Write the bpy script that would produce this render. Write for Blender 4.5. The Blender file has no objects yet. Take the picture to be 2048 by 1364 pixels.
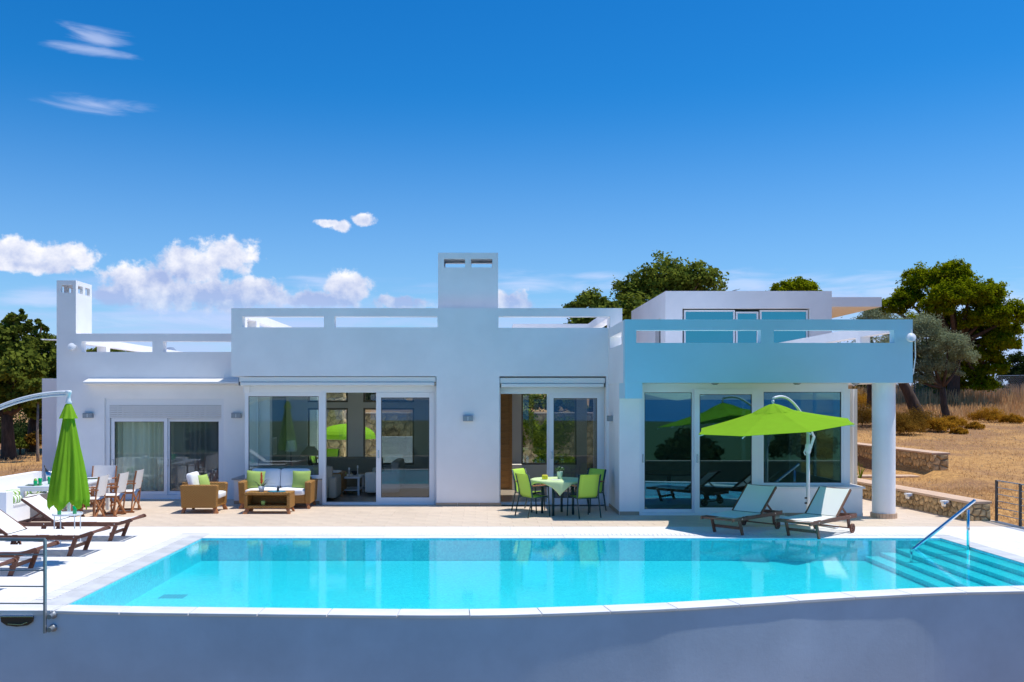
import bpy, math, random
import numpy as np
from mathutils import Vector, Matrix
R = math.radians
rnd = random.Random(7)
sc = bpy.context.scene
COL = sc.collection

# ------------------------------------------------------------------ camera
EYE = 2.45
cam_d = bpy.data.cameras.new('camera')
cam = bpy.data.objects.new('camera', cam_d); COL.objects.link(cam)
cam.location = (0, 0, EYE); cam.rotation_euler = (R(90), 0, 0)
cam_d.sensor_width = 36; cam_d.lens = 1800 / 2048 * 36
cam_d.shift_x = 59 / 2048; cam_d.shift_y = 116 / 2048
cam_d.clip_start = 0.1; cam_d.clip_end = 20000
sc.camera = cam

# ------------------------------------------------------------------ sun, sky, exposure
SUN = Vector((0.36, 0.025, 1.0)).normalized()
sl = bpy.data.lights.new('sun', 'SUN'); sl.energy = 3.8; sl.angle = R(0.5); sl.color = (1.0, 0.95, 0.88)
so = bpy.data.objects.new('sun', sl); COL.objects.link(so)
so.rotation_euler = SUN.to_track_quat('Z', 'Y').to_euler(); so.location = (6, 10, 30)
sc.view_settings.view_transform = 'Standard'
sc.view_settings.look = 'None'
sc.view_settings.exposure = 0.27
sc.view_settings.gamma = 1.0
sc.view_settings.use_curve_mapping = False
sc.cycles.use_denoising = True
sc.cycles.max_bounces = 10; sc.cycles.transparent_max_bounces = 16
sc.cycles.diffuse_bounces = 5; sc.cycles.glossy_bounces = 5
sc.cycles.sample_clamp_indirect = 6

W = bpy.data.worlds.new('World'); sc.world = W; W.use_nodes = True
wt = W.node_tree; wt.nodes.clear()

class NT:
    """small helper to write node maths"""
    def __init__(s, t): s.t = t
    def n(s, typ, **kw):
        x = s.t.nodes.new(typ)
        for k, v in kw.items(): setattr(x, k, v)
        return x
    def link(s, a, b): s.t.links.new(a, b)
    def put(s, sock, v):
        if isinstance(v, bpy.types.NodeSocket): s.link(v, sock)
        elif v is not None: sock.default_value = v
    def m(s, op, a, b=None, c=None, clamp=False):
        x = s.n('ShaderNodeMath', operation=op); x.use_clamp = clamp
        s.put(x.inputs[0], a)
        if b is not None: s.put(x.inputs[1], b)
        if c is not None: s.put(x.inputs[2], c)
        return x.outputs[0]
    def vm(s, op, a, b=None):
        x = s.n('ShaderNodeVectorMath', operation=op); s.put(x.inputs[0], a)
        if b is not None: s.put(x.inputs[1], b)
        return x.outputs['Value'] if op in ('LENGTH', 'DOT_PRODUCT') else x.outputs[0]
    def noise(s, vec, scale, detail=4, rough=0.5, dist=0.0):
        x = s.n('ShaderNodeTexNoise'); s.put(x.inputs['Vector'], vec)
        x.inputs['Scale'].default_value = scale; x.inputs['Detail'].default_value = detail
        x.inputs['Roughness'].default_value = rough; x.inputs['Distortion'].default_value = dist
        return x.outputs['Fac']
    def mix(s, f, a, b):
        x = s.n('ShaderNodeMix', data_type='RGBA'); s.put(x.inputs[0], f)
        s.put(x.inputs[6], a); s.put(x.inputs[7], b)
        return x.outputs[2]
    def ramp(s, f, lo, hi, a=0.0, b=1.0, smooth=True):
        x = s.n('ShaderNodeMapRange', interpolation_type='SMOOTHSTEP' if smooth else 'LINEAR'); s.put(x.inputs[0], f)
        x.inputs[1].default_value = lo; x.inputs[2].default_value = hi
        x.inputs[3].default_value = a; x.inputs[4].default_value = b
        return x.outputs[0]

def build_world():
    g = NT(wt)
    out = g.n('ShaderNodeOutputWorld'); bg = g.n('ShaderNodeBackground')
    sky = g.n('ShaderNodeTexSky', sky_type='NISHITA')
    sky.sun_disc = False
    sky.sun_elevation = math.asin(SUN.z); sky.sun_rotation = math.atan2(SUN.x, SUN.y)
    sky.air_density = 1.0; sky.dust_density = 0.35; sky.ozone_density = 3.0; sky.altitude = 200
    hs = g.n('ShaderNodeHueSaturation'); g.link(sky.outputs[0], hs.inputs['Color'])
    hs.inputs['Saturation'].default_value = SKY_SAT; hs.inputs['Value'].default_value = SKY_VAL
    tint = g.n('ShaderNodeMix', data_type='RGBA', blend_type='MULTIPLY'); tint.inputs[0].default_value = 1
    g.link(hs.outputs[0], tint.inputs[6]); tint.inputs[7].default_value = SKY_TINT
    col = tint.outputs[2]
    tc = g.n('ShaderNodeTexCoord'); dirv = tc.outputs['Generated']
    sep = g.n('ShaderNodeSeparateXYZ'); g.link(dirv, sep.inputs[0])
    az = g.m('ARCTAN2', sep.outputs[0], sep.outputs[1]); el = g.m('ARCSINE', sep.outputs[2])
    # below the horizon the sky keeps its horizon colour
    cx = g.n('ShaderNodeCombineXYZ'); g.link(az, cx.inputs[0]); g.link(el, cx.inputs[1])
    ae = cx.outputs[0]
    def stretch(sx, sy):
        return g.vm('MULTIPLY', ae, (sx, sy, 1))
    n1 = g.noise(ae, 13, 10, 0.64); n2 = g.noise(ae, 60, 8, 0.65)
    # rounded billows for the heaps of cumulus
    vor = g.n('ShaderNodeTexVoronoi', feature='SMOOTH_F1'); vor.inputs['Smoothness'].default_value = 0.35
    g.put(vor.inputs['Vector'], ae); vor.inputs['Scale'].default_value = 62
    bil = g.m('SUBTRACT', 0.5, vor.outputs['Distance'])
    def K(r, g_, b): return (r / SKY_STR, g_ / SKY_STR, b / SKY_STR, 1)
    def A(px, py): return (math.atan2(px - 965, 1800), math.atan2(798 - py, math.hypot(1800, px - 965)))
    def field(lst):
        res = None
        for px, py, rx, ry in lst:
            a, e = A(px, py)
            v = g.vm('MULTIPLY', g.vm('SUBTRACT', ae, (a, e, 0)), (1800 / rx, 1800 / ry, 0))
            d = g.m('SUBTRACT', 1.0, g.vm('LENGTH', v))
            res = d if res is None else g.m('SMOOTH_MAX', res, d, 0.12)
        return res
    cum = field(CUMULUS)
    pert = g.m('ADD', g.m('MULTIPLY', g.m('SUBTRACT', n1, 0.5), 1.6), g.m('MULTIPLY', g.m('SUBTRACT', n2, 0.5), 1.7))
    pert = g.m('ADD', pert, g.m('MULTIPLY', bil, 0.35))
    dens = g.m('ADD', cum, pert)
    a_c = g.m('MULTIPLY', g.ramp(dens, -0.18, 0.34), g.ramp(el, 0.075, 0.125, 0.45, 1.0))
    # heaps of cloud all round the horizon, away from the ones placed above
    far = g.m('ADD', g.m('SUBTRACT', g.noise(stretch(1, 2.2), 3.2, 3, 0.5), 0.60), g.m('MULTIPLY', g.m('SUBTRACT', n1, 0.5), 0.35))
    band = g.m('MULTIPLY', g.ramp(el, 0.02, 0.06), g.ramp(el, 0.11, 0.20, 1, 0))
    infront = g.ramp(g.m('ABSOLUTE', az), 0.60, 0.75)
    a_f = g.m('MULTIPLY', g.m('MULTIPLY', g.ramp(far, 0.0, 0.08), band), infront)
    # cloud shading: bright tops, blue grey bases
    off = g.vm('ADD', ae, (0.010, 0.016, 0))
    n1b = g.noise(off, 13, 10, 0.64)
    lit = g.m('ADD', g.m('MULTIPLY', g.m('SUBTRACT', n1, n1b), 3.2), g.m('MULTIPLY', g.m('SUBTRACT', bil, 0.2), 0.55))
    lit = g.m('ADD', lit, g.m('MULTIPLY', g.m('SUBTRACT', 0.9, dens), 0.35))
    hgt = g.ramp(el, 0.085, 0.15, -0.38, 0.36, smooth=False)
    lit = g.m('ADD', lit, g.m('ADD', hgt, 0.26), clamp=True)
    ccol = g.mix(lit, K(0.33, 0.42, 0.68), K(0.84, 0.84, 0.88))
    # thin streaks and the pale sheet near the horizon
    st = g.noise(stretch(7, 42), 1.6, 6, 0.6, 0.6)
    wis = g.m('ADD', field(WISPS), g.m('MULTIPLY', g.m('SUBTRACT', st, 0.5), 2.2))
    a_w = g.m('MULTIPLY', g.ramp(wis, 0.15, 1.20), 0.48)
    st2 = g.noise(stretch(3, 20), 1.5, 5, 0.55, 0.3)
    a_h = g.m('MULTIPLY', g.ramp(g.m('ADD', st2, g.ramp(el, 0.02, 0.20, 0.36, -0.45, smooth=False)), 0.40, 0.70), 0.75)
    col = g.mix(a_h, col, K(0.46, 0.56, 0.86))
    veil = g.ramp(el, 0.0, 0.34, 0.50, 0.0)
    col = g.mix(veil, col, K(0.40, 0.50, 0.80))
    col = g.mix(a_w, col, K(0.62, 0.68, 0.90))
    col = g.mix(a_f, col, ccol)
    col = g.mix(a_c, col, ccol)
    g.link(col, bg.inputs['Color']); bg.inputs['Strength'].default_value = SKY_STR
    g.link(bg.outputs[0], out.inputs[0])

CUMULUS = [(40, 508, 66, 26), (128, 512, 58, 26), (60, 530, 80, 14),
           (455, 512, 58, 38), (385, 538, 66, 38), (295, 560, 72, 32), (400, 588, 155, 34), (505, 582, 58, 26), (235, 592, 52, 20),
           (700, 575, 46, 30), (640, 600, 80, 16), (800, 606, 60, 18), (1020, 606, 52, 26), (660, 446, 28, 8), (684, 452, 22, 12), (726, 440, 24, 12)]
WISPS = [(195, 78, 80, 26), (180, 98, 110, 12), (560, 600, 420, 30), (1250, 575, 260, 26), (1650, 560, 300, 22), (185, 210, 120, 20), (1060, 562, 130, 30), (1190, 552, 90, 12), (1480, 562, 130, 32),
         (1760, 585, 170, 42), (2010, 610, 130, 70), (640, 565, 90, 25), (80, 595, 110, 25), (330, 640, 260, 22), (1500, 620, 200, 30)]
SKY_STR = 0.115
SKY_SAT, SKY_VAL, SKY_TINT = 1.42, 1.0, (0.40, 0.90, 1.05, 1)
build_world()

# ------------------------------------------------------------------ mesh helpers
class MB:
    def __init__(s): s.v = []; s.f = []
    def box(s, x0, x1, y0, y1, z0, z1):
        b = len(s.v)
        s.v += [(x0, y0, z0), (x1, y0, z0), (x1, y1, z0), (x0, y1, z0), (x0, y0, z1), (x1, y0, z1), (x1, y1, z1), (x0, y1, z1)]
        s.f += [tuple(b + i for i in q) for q in ((0, 3, 2, 1), (4, 5, 6, 7), (0, 1, 5, 4), (1, 2, 6, 5), (2, 3, 7, 6), (3, 0, 4, 7))]
        return s
    def beam(s, p, q, w, h, up=(0, 0, 1)):
        """rectangular bar from p to q; w across, h along up"""
        p = Vector(p); q = Vector(q); d = (q - p).normalized(); u = Vector(up)
        if abs(d.dot(u)) > 0.99: u = Vector((0, 1, 0))
        r = d.cross(u).normalized(); u = r.cross(d).normalized()
        b = len(s.v)
        for c in (p, q):
            for i, j in ((-1, -1), (1, -1), (1, 1), (-1, 1)):
                s.v.append(tuple(c + r * (i * w / 2) + u * (j * h / 2)))
        s.f += [(b, b + 3, b + 2, b + 1), (b + 4, b + 5, b + 6, b + 7)]
        for i in range(4):
            j = (i + 1) % 4; s.f.append((b + i, b + j, b + 4 + j, b + 4 + i))
        return s
    def tube(s, pts, r, n=8, closed=False):
        pts = [Vector(p) for p in pts]; b0 = len(s.v); rr = r if isinstance(r, (list, tuple)) else [r] * len(pts)
        ref = None
        for k, p in enumerate(pts):
            a = pts[max(k - 1, 0)]; c = pts[min(k + 1, len(pts) - 1)]
            if closed: a = pts[k - 1]; c = pts[(k + 1) % len(pts)]
            d = (c - a).normalized()
            if ref is None:
                ref = Vector((0, 0, 1)) if abs(d.z) < 0.9 else Vector((1, 0, 0))
            u = (ref - d * ref.dot(d)).normalized(); ref = u; w = d.cross(u)
            for i in range(n):
                t = 2 * math.pi * i / n
                s.v.append(tuple(p + (u * math.cos(t) + w * math.sin(t)) * rr[k]))
        m = len(pts)
        for k in range(m if closed else m - 1):
            k2 = (k + 1) % m
            for i in range(n):
                j = (i + 1) % n
                s.f.append((b0 + k * n + i, b0 + k * n + j, b0 + k2 * n + j, b0 + k2 * n + i))
        if not closed:
            s.f.append(tuple(b0 + i for i in range(n))[::-1]); s.f.append(tuple(b0 + (m - 1) * n + i for i in range(n)))
        return s
    def lathe(s, prof, n=20, c=(0, 0, 0), caps=True, mod=None):
        b0 = len(s.v)
        for k, (r, z) in enumerate(prof):
            for i in range(n):
                t = 2 * math.pi * i / n
                q = r * (mod(t, z, k) if mod else 1)
                s.v.append((c[0] + q * math.cos(t), c[1] + q * math.sin(t), c[2] + z))
        for k in range(len(prof) - 1):
            for i in range(n):
                j = (i + 1) % n
                s.f.append((b0 + k * n + i, b0 + k * n + j, b0 + (k + 1) * n + j, b0 + (k + 1) * n + i))
        if caps:
            s.f.append(tuple(b0 + i for i in range(n))[::-1]); s.f.append(tuple(b0 + (len(prof) - 1) * n + i for i in range(n)))
        return s
    def prism(s, poly, z0, z1):
        """vertical prism over a counter-clockwise plan polygon"""
        b = len(s.v); n = len(poly)
        s.v += [(x, y, z0) for x, y in poly] + [(x, y, z1) for x, y in poly]
        s.f.append(tuple(b + i for i in range(n))[::-1]); s.f.append(tuple(b + n + i for i in range(n)))
        for i in range(n):
            j = (i + 1) % n; s.f.append((b + i, b + j, b + n + j, b + n + i))
        return s
    def extr_xz(s, poly, y0, y1):
        """prism along y over a polygon in the x-z plane"""
        b = len(s.v); n = len(poly)
        s.v += [(x, y0, z) for x, z in poly] + [(x, y1, z) for x, z in poly]
        s.f.append(tuple(b + i for i in range(n))); s.f.append(tuple(b + n + i for i in range(n))[::-1])
        for i in range(n):
            j = (i + 1) % n; s.f.append((b + j, b + i, b + n + i, b + n + j))
        return s
    def soft_box(s, x0, x1, y0, y1, z0, z1, r, puff=0.0, n=6):
        """cushion: box with rounded borders, swelling by puff"""
        b = len(s.v)
        cx, cy, cz = (x0 + x1) / 2, (y0 + y1) / 2, (z0 + z1) / 2
        hx, hy, hz = (x1 - x0) / 2, (y1 - y0) / 2, (z1 - z0) / 2
        idx = {}
        def vert(i, j, k):
            key = (i, j, k)
            if key in idx: return idx[key]
            u, v, w = 2 * i / n - 1, 2 * j / n - 1, 2 * k / n - 1
            u, v, w = [math.copysign(abs(q) ** 0.6, q) for q in (u, v, w)]
            p = Vector((u * hx, v * hy, w * hz))
            c = Vector((max(-hx + r, min(hx - r, p.x)), max(-hy + r, min(hy - r, p.y)), max(-hz + r, min(hz - r, p.z))))
            d = p - c
            if d.length > 1e-6: p = c + d.normalized() * r
            th = min(hx, hy, hz)
            if th == hz: p.z += puff * (1 - u * u) * (1 - v * v) * (1 if w > 0 else -1 if w < 0 else 0)
            elif th == hy: p.y += puff * (1 - u * u) * (1 - w * w) * (1 if v > 0 else -1 if v < 0 else 0)
            else: p.x += puff * (1 - v * v) * (1 - w * w) * (1 if u > 0 else -1 if u < 0 else 0)
            idx[key] = len(s.v); s.v.append((p.x + cx, p.y + cy, p.z + cz)); return idx[key]
        for a in range(n):
            for c in range(n):
                s.f.append((vert(a, c, n), vert(a + 1, c, n), vert(a + 1, c + 1, n), vert(a, c + 1, n)))
                s.f.append((vert(a, c, 0), vert(a, c + 1, 0), vert(a + 1, c + 1, 0), vert(a + 1, c, 0)))
                s.f.append((vert(a, 0, c), vert(a + 1, 0, c), vert(a + 1, 0, c + 1), vert(a, 0, c + 1)))
                s.f.append((vert(a, n, c), vert(a, n, c + 1), vert(a + 1, n, c + 1), vert(a + 1, n, c)))
                s.f.append((vert(0, a, c), vert(0, a, c + 1), vert(0, a + 1, c + 1), vert(0, a + 1, c)))
                s.f.append((vert(n, a, c), vert(n, a + 1, c), vert(n, a + 1, c + 1), vert(n, a, c + 1)))
        return s
    def grid(s, nu, nv, fn):
        b = len(s.v)
        for j in range(nv + 1):
            for i in range(nu + 1): s.v.append(tuple(fn(i / nu, j / nv)))
        for j in range(nv):
            for i in range(nu):
                a = b + j * (nu + 1) + i
                s.f.append((a, a + 1, a + nu + 2, a + nu + 1))
        return s
    def xf(s, M):
        s.v = [tuple(M @ Vector(p)) for p in s.v]; return s
    def add(s, o):
        b = len(s.v); s.v += o.v; s.f += [tuple(b + i for i in q) for q in o.f]; return s
    def build(s, name, mat, parent=None, org=(0, 0, 0), smooth=False, bev=0.0, **pr):
        me = bpy.data.meshes.new(name)
        if org != (0, 0, 0):
            vs = [(x - org[0], y - org[1], z - org[2]) for x, y, z in s.v]
        else: vs = s.v
        me.from_pydata(vs, [], s.f); me.update()
        if smooth: me.shade_smooth()
        me.materials.append(mat)
        o = bpy.data.objects.new(name, me); COL.objects.link(o)
        if parent is not None: o.parent = parent
        elif org != (0, 0, 0): o.location = org
        if bev:
            md = o.modifiers.new('bevel', 'BEVEL'); md.width = bev; md.segments = 2; md.limit_method = 'ANGLE'; md.angle_limit = R(40)
        for k, v in pr.items(): o[k] = v
        return o

def thing(name, label, cat, loc=(0, 0, 0), rz=0.0, group=None):
    o = bpy.data.objects.new(name, None); COL.objects.link(o)
    o.empty_display_size = 0.2
    o.location = loc; o.rotation_euler = (0, 0, rz)
    o['label'] = label; o['category'] = cat
    if group: o['group'] = group
    return o
def tag(o, label, cat, group=None):
    o['label'] = label; o['category'] = cat
    if group: o['group'] = group
    return o
def struct(o): o['kind'] = 'structure'; return o
def dup(root, loc, rz, label=None):
    r = root.copy(); COL.objects.link(r); r.location = loc; r.rotation_euler = (0, 0, rz)
    if label: r['label'] = label
    for ch in list(root.children):
        c = ch.copy(); COL.objects.link(c); c.parent = r
        for g2 in list(ch.children):
            d = g2.copy(); COL.objects.link(d); d.parent = c
    return r
def piece(me, name, parent, loc, rz=0.0, mat=None):
    o = bpy.data.objects.new(name, me); COL.objects.link(o); o.parent = parent; o.location = loc
    if rz: o.rotation_euler = (0, 0, rz)
    return o
def mesh(mb, name, mat, smooth=False):
    me = bpy.data.meshes.new(name); me.from_pydata(mb.v, [], mb.f); me.update(); me.materials.append(mat)
    if smooth: me.shade_smooth()
    return me
def X(px, D): return (px - 965) * D / 1800
def Z(py, D): return EYE - (py - 798) * D / 1800

def wall_cells(x0, x1, z0, z1, y0, y1, holes, axis='x'):
    """wall slab with rectangular holes, one closed surface. axis 'x': runs along x between y0,y1; 'y': runs along y between x = y0,y1"""
    xs = sorted({x0, x1} | {max(x0, min(x1, h[0])) for h in holes} | {max(x0, min(x1, h[1])) for h in holes})
    zs = sorted({z0, z1} | {max(z0, min(z1, h[2])) for h in holes} | {max(z0, min(z1, h[3])) for h in holes})
    nx, nz = len(xs) - 1, len(zs) - 1
    def solid(i, k):
        if i < 0 or k < 0 or i >= nx or k >= nz: return False
        cx, cz = (xs[i] + xs[i + 1]) / 2, (zs[k] + zs[k + 1]) / 2
        return not any(h[0] < cx < h[1] and h[2] < cz < h[3] for h in holes)
    m = MB(); idx = {}
    def V(x, y, z):
        key = (round(x, 5), round(y, 5), round(z, 5))
        if key not in idx:
            idx[key] = len(m.v); m.v.append((x, y, z) if axis == 'x' else (y, x, z))
        return idx[key]
    def F(q):
        m.f.append(tuple(q) if axis == 'x' else tuple(q)[::-1])
    for i in range(nx):
        for k in range(nz):
            if not solid(i, k): continue
            a, b, c, d = xs[i], xs[i + 1], zs[k], zs[k + 1]
            F((V(a, y0, c), V(b, y0, c), V(b, y0, d), V(a, y0, d)))
            F((V(b, y1, c), V(a, y1, c), V(a, y1, d), V(b, y1, d)))
            if not solid(i - 1, k): F((V(a, y1, c), V(a, y0, c), V(a, y0, d), V(a, y1, d)))
            if not solid(i + 1, k): F((V(b, y0, c), V(b, y1, c), V(b, y1, d), V(b, y0, d)))
            if not solid(i, k - 1): F((V(a, y1, c), V(b, y1, c), V(b, y0, c), V(a, y0, c)))
            if not solid(i, k + 1): F((V(a, y0, d), V(b, y0, d), V(b, y1, d), V(a, y1, d)))
    return m

# ------------------------------------------------------------------ materials
def mat(name, col, rough=0.6, metal=0.0, var=0.0, vscale=3.0, bump=0.0, bscale=40.0, isl=0.0, objr=0.0, spec=0.5, detail=5, col2=None, stretch=None):
    m = bpy.data.materials.new(name); m.use_nodes = True; t = m.node_tree; g = NT(t)
    p = t.nodes['Principled BSDF']
    p.inputs['Roughness'].default_value = rough; p.inputs['Metallic'].default_value = metal
    p.inputs['Specular IOR Level'].default_value = spec
    c = (*col, 1); base = c
    tc = g.n('ShaderNodeTexCoord'); vec = tc.outputs['Object']
    if stretch: vec = g.vm('MULTIPLY', vec, stretch)
    sock = None
    if var:
        n = g.noise(vec, vscale, detail, 0.6)
        lo = tuple(x * (1 - var) for x in col) + (1,); hi = tuple(min(1, x * (1 + var)) for x in col) + (1,)
        if col2: lo = c; hi = (*col2, 1)
        sock = g.mix(g.ramp(n, 0.3, 0.7), lo, hi)
    if isl or objr:
        if isl: r = g.n('ShaderNodeNewGeometry').outputs['Random Per Island']; amt = isl
        else: r = g.n('ShaderNodeObjectInfo').outputs['Random']; amt = objr
        f = g.ramp(r, 0, 1, 1 - amt, 1 + amt, smooth=False)
        sock = g.vm('SCALE', sock if sock else base[:3]); sock.node.inputs['Scale'].default_value = 1
        g.link(f, sock.node.inputs['Scale'])
    if sock: g.link(sock, p.inputs['Base Color'])
    else: p.inputs['Base Color'].default_value = c
    if bump:
        b = g.n('ShaderNodeBump'); b.inputs['Strength'].default_value = bump; b.inputs['Distance'].default_value = 0.01
        g.link(g.noise(vec, bscale, 4, 0.6), b.inputs['Height']); g.link(b.outputs[0], p.inputs['Normal'])
    return m

def glass_mat(name, tint, base=0.07, rough=0.0, refl=(1, 1, 1)):
    m = bpy.data.materials.new(name); m.use_nodes = True; t = m.node_tree; t.nodes.clear(); g = NT(t)
    out = g.n('ShaderNodeOutputMaterial'); tr = g.n('ShaderNodeBsdfTransparent'); gl = g.n('ShaderNodeBsdfGlossy')
    tr.inputs[0].default_value = (*tint, 1); gl.inputs['Roughness'].default_value = rough; gl.inputs[0].default_value = (*refl, 1)
    lw = g.n('ShaderNodeLayerWeight'); lw.inputs[0].default_value = 0.5
    f = g.m('ADD', base, g.m('MULTIPLY', g.m('POWER', lw.outputs['Facing'], 4.0), 0.85), clamp=True)
    mx = g.n('ShaderNodeMixShader'); g.link(f, mx.inputs[0]); g.link(tr.outputs[0], mx.inputs[1]); g.link(gl.outputs[0], mx.inputs[2])
    g.link(mx.outputs[0], out.inputs[0]); return m

def leaf_mat(name, c1, c2, trans=0.35):
    m = bpy.data.materials.new(name); m.use_nodes = True; t = m.node_tree; t.nodes.clear(); g = NT(t)
    out = g.n('ShaderNodeOutputMaterial'); di = g.n('ShaderNodeBsdfDiffuse'); tl = g.n('ShaderNodeBsdfTranslucent'); mx = g.n('ShaderNodeMixShader')
    r = g.n('ShaderNodeNewGeometry').outputs['Random Per Island']
    tc = g.n('ShaderNodeTexCoord')
    n = g.noise(tc.outputs['Object'], 0.9, 3, 0.6)
    f = g.m('ADD', g.m('MULTIPLY', r, 0.55), g.ramp(n, 0.35, 0.65, 0, 0.5), clamp=True)
    c = g.mix(f, (*c1, 1), (*c2, 1))
    g.link(c, di.inputs[0]); g.link(c, tl.inputs[0]); mx.inputs[0].default_value = trans
    g.link(di.outputs[0], mx.inputs[1]); g.link(tl.outputs[0], mx.inputs[2]); g.link(mx.outputs[0], out.inputs[0]); return m

def cloth_mat(name, col):
    m = bpy.data.materials.new(name); m.use_nodes = True; t = m.node_tree; t.nodes.clear(); g = NT(t)
    out = g.n('ShaderNodeOutputMaterial'); di = g.n('ShaderNodeBsdfDiffuse'); tl = g.n('ShaderNodeBsdfTranslucent'); mx = g.n('ShaderNodeMixShader')
    tc = g.n('ShaderNodeTexCoord'); n = g.noise(tc.outputs['Object'], 5, 5, 0.6)
    f = g.ramp(n, 0, 1, 0.88, 1.1, smooth=False); v = g.vm('SCALE', col); g.link(f, v.node.inputs['Scale'])
    bp = g.n('ShaderNodeBump'); bp.inputs['Strength'].default_value = 0.35; bp.inputs['Distance'].default_value = 0.02
    g.link(n, bp.inputs['Height']); g.link(bp.outputs[0], di.inputs['Normal'])
    g.link(v, di.inputs[0]); tl.inputs[0].default_value = (*col, 1); mx.inputs[0].default_value = 0.42
    g.link(di.outputs[0], mx.inputs[1]); g.link(tl.outputs[0], mx.inputs[2]); g.link(mx.outputs[0], out.inputs[0]); return m

def wicker_mat():
    m = mat('wicker', (0.42, 0.22, 0.06), 0.6); t = m.node_tree; g = NT(t); p = t.nodes['Principled BSDF']
    tc = g.n('ShaderNodeTexCoord'); sep = g.n('ShaderNodeSeparateXYZ'); g.link(tc.outputs['Object'], sep.inputs[0])
    u = g.m('ADD', sep.outputs[0], sep.outputs[1]); z = sep.outputs[2]
    a = g.m('SINE', g.m('MULTIPLY', u, 2 * math.pi / 0.065)); b = g.m('SINE', g.m('MULTIPLY', z, 2 * math.pi / 0.038))
    w = g.m('MULTIPLY', a, b); n = g.noise(tc.outputs['Object'], 30, 4)
    f = g.m('ADD', g.m('MULTIPLY', w, 0.42), n, clamp=True)
    g.link(g.mix(f, (0.10, 0.04, 0.008, 1), (0.58, 0.29, 0.06, 1)), p.inputs['Base Color'])
    bp = g.n('ShaderNodeBump'); bp.inputs['Strength'].default_value = 0.8; bp.inputs['Distance'].default_value = 0.006
    g.link(w, bp.inputs['Height']); g.link(bp.outputs[0], p.inputs['Normal']); return m

def stripe_mat():
    m = mat('striped_fabric', (0.8, 0.8, 0.76), 0.9); t = m.node_tree; g = NT(t); p = t.nodes['Principled BSDF']
    tc = g.n('ShaderNodeTexCoord'); sep = g.n('ShaderNodeSeparateXYZ'); g.link(tc.outputs['Object'], sep.inputs[0])
    s = g.m('SINE', g.m('MULTIPLY', g.m('ADD', sep.outputs[0], sep.outputs[1]), 2 * math.pi / 0.11))
    g.link(g.mix(g.m('GREATER_THAN', s, 0.1), (0.82, 0.83, 0.78, 1), (0.22, 0.42, 0.06, 1)), p.inputs['Base Color']); return m

def water_mat():
    m = bpy.data.materials.new('pool_water'); m.use_nodes = True; t = m.node_tree; t.nodes.clear(); g = NT(t)
    out = g.n('ShaderNodeOutputMaterial'); tr = g.n('ShaderNodeBsdfTransparent'); gl = g.n('ShaderNodeBsdfGlossy')
    tr.inputs[0].default_value = (0.33, 0.95, 0.95, 1); gl.inputs['Roughness'].default_value = 0.0; gl.inputs[0].default_value = (1, 1, 1, 1)
    tc = g.n('ShaderNodeTexCoord'); v = g.vm('MULTIPLY', tc.outputs['Object'], (1.0, 1.6, 1.0))
    h = g.m('ADD', g.noise(v, 22, 4, 0.6, 0.4), g.m('MULTIPLY', g.noise(v, 3.5, 2, 0.5), 1.2))
    bp = g.n('ShaderNodeBump'); bp.inputs['Strength'].default_value = 0.035; bp.inputs['Distance'].default_value = 0.010
    g.link(h, bp.inputs['Height']); g.link(bp.outputs[0], gl.inputs['Normal'])
    fr = g.n('ShaderNodeFresnel'); fr.inputs[0].default_value = 1.38
    mx = g.n('ShaderNodeMixShader'); g.link(fr.outputs[0], mx.inputs[0]); g.link(tr.outputs[0], mx.inputs[1]); g.link(gl.outputs[0], mx.inputs[2])
    g.link(mx.outputs[0], out.inputs[0]); return m

def pool_mat():
    m = mat('pool_mosaic', (0.22, 0.70, 0.82), 0.35, bump=0.0); t = m.node_tree; g = NT(t); p = t.nodes['Principled BSDF']
    tc = g.n('ShaderNodeTexCoord'); vec = tc.outputs['Object']
    br = g.n('ShaderNodeTexVoronoi', distance='CHEBYCHEV'); br.inputs['Scale'].default_value = 38; br.inputs['Randomness'].default_value = 0.0; g.put(br.inputs['Vector'], vec)
    n = g.n('ShaderNodeTexWhiteNoise'); g.link(br.outputs['Position'], n.inputs['Vector'])
    n2 = g.noise(vec, 5.5, 3, 0.5, 1.5)
    f = g.m('ADD', g.m('MULTIPLY', n.outputs['Value'], 0.7), g.m('MULTIPLY', n2, 0.5), clamp=True)
    g.link(g.mix(f, (0.08, 0.52, 0.68, 1), (0.26, 0.78, 0.86, 1)), p.inputs['Base Color']); return m

def straw_mat(name, a, b, c):
    m = mat(name, a, 0.95); t = m.node_tree; g = NT(t); p = t.nodes['Principled BSDF']
    tc = g.n('ShaderNodeTexCoord'); v = tc.outputs['Object']
    n1 = g.noise(v, 0.35, 5, 0.6); n2 = g.noise(v, 6, 6, 0.75, 1.0); n3 = g.noise(g.vm('MULTIPLY', v, (1, 0.4, 1)), 28, 4, 0.7)
    col = g.mix(g.ramp(n2, 0.38, 0.66), (*a, 1), (*b, 1))
    col = g.mix(g.ramp(n1, 0.42, 0.62), col, (*c, 1)); col = g.mix(g.ramp(n3, 0.45, 0.75, 0, 0.6), col, tuple(min(1, x * 1.5) for x in b) + (1,))
    # the garden in front is watered lawn
    sep = g.n('ShaderNodeSeparateXYZ'); g.link(v, sep.inputs[0])
    lawn = g.ramp(g.m('ADD', sep.outputs[1], g.m('MULTIPLY', n1, 3)), 9.0, 10.5, 1, 0)
    col = g.mix(lawn, col, g.mix(n2, (0.03, 0.06, 0.012, 1), (0.07, 0.12, 0.03, 1)))
    g.link(col, p.inputs['Base Color'])
    bp = g.n('ShaderNodeBump'); bp.inputs['Strength'].default_value = 0.5; bp.inputs['Distance'].default_value = 0.03
    g.link(n2, bp.inputs['Height']); g.link(bp.outputs[0], p.inputs['Normal']); return m

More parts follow.
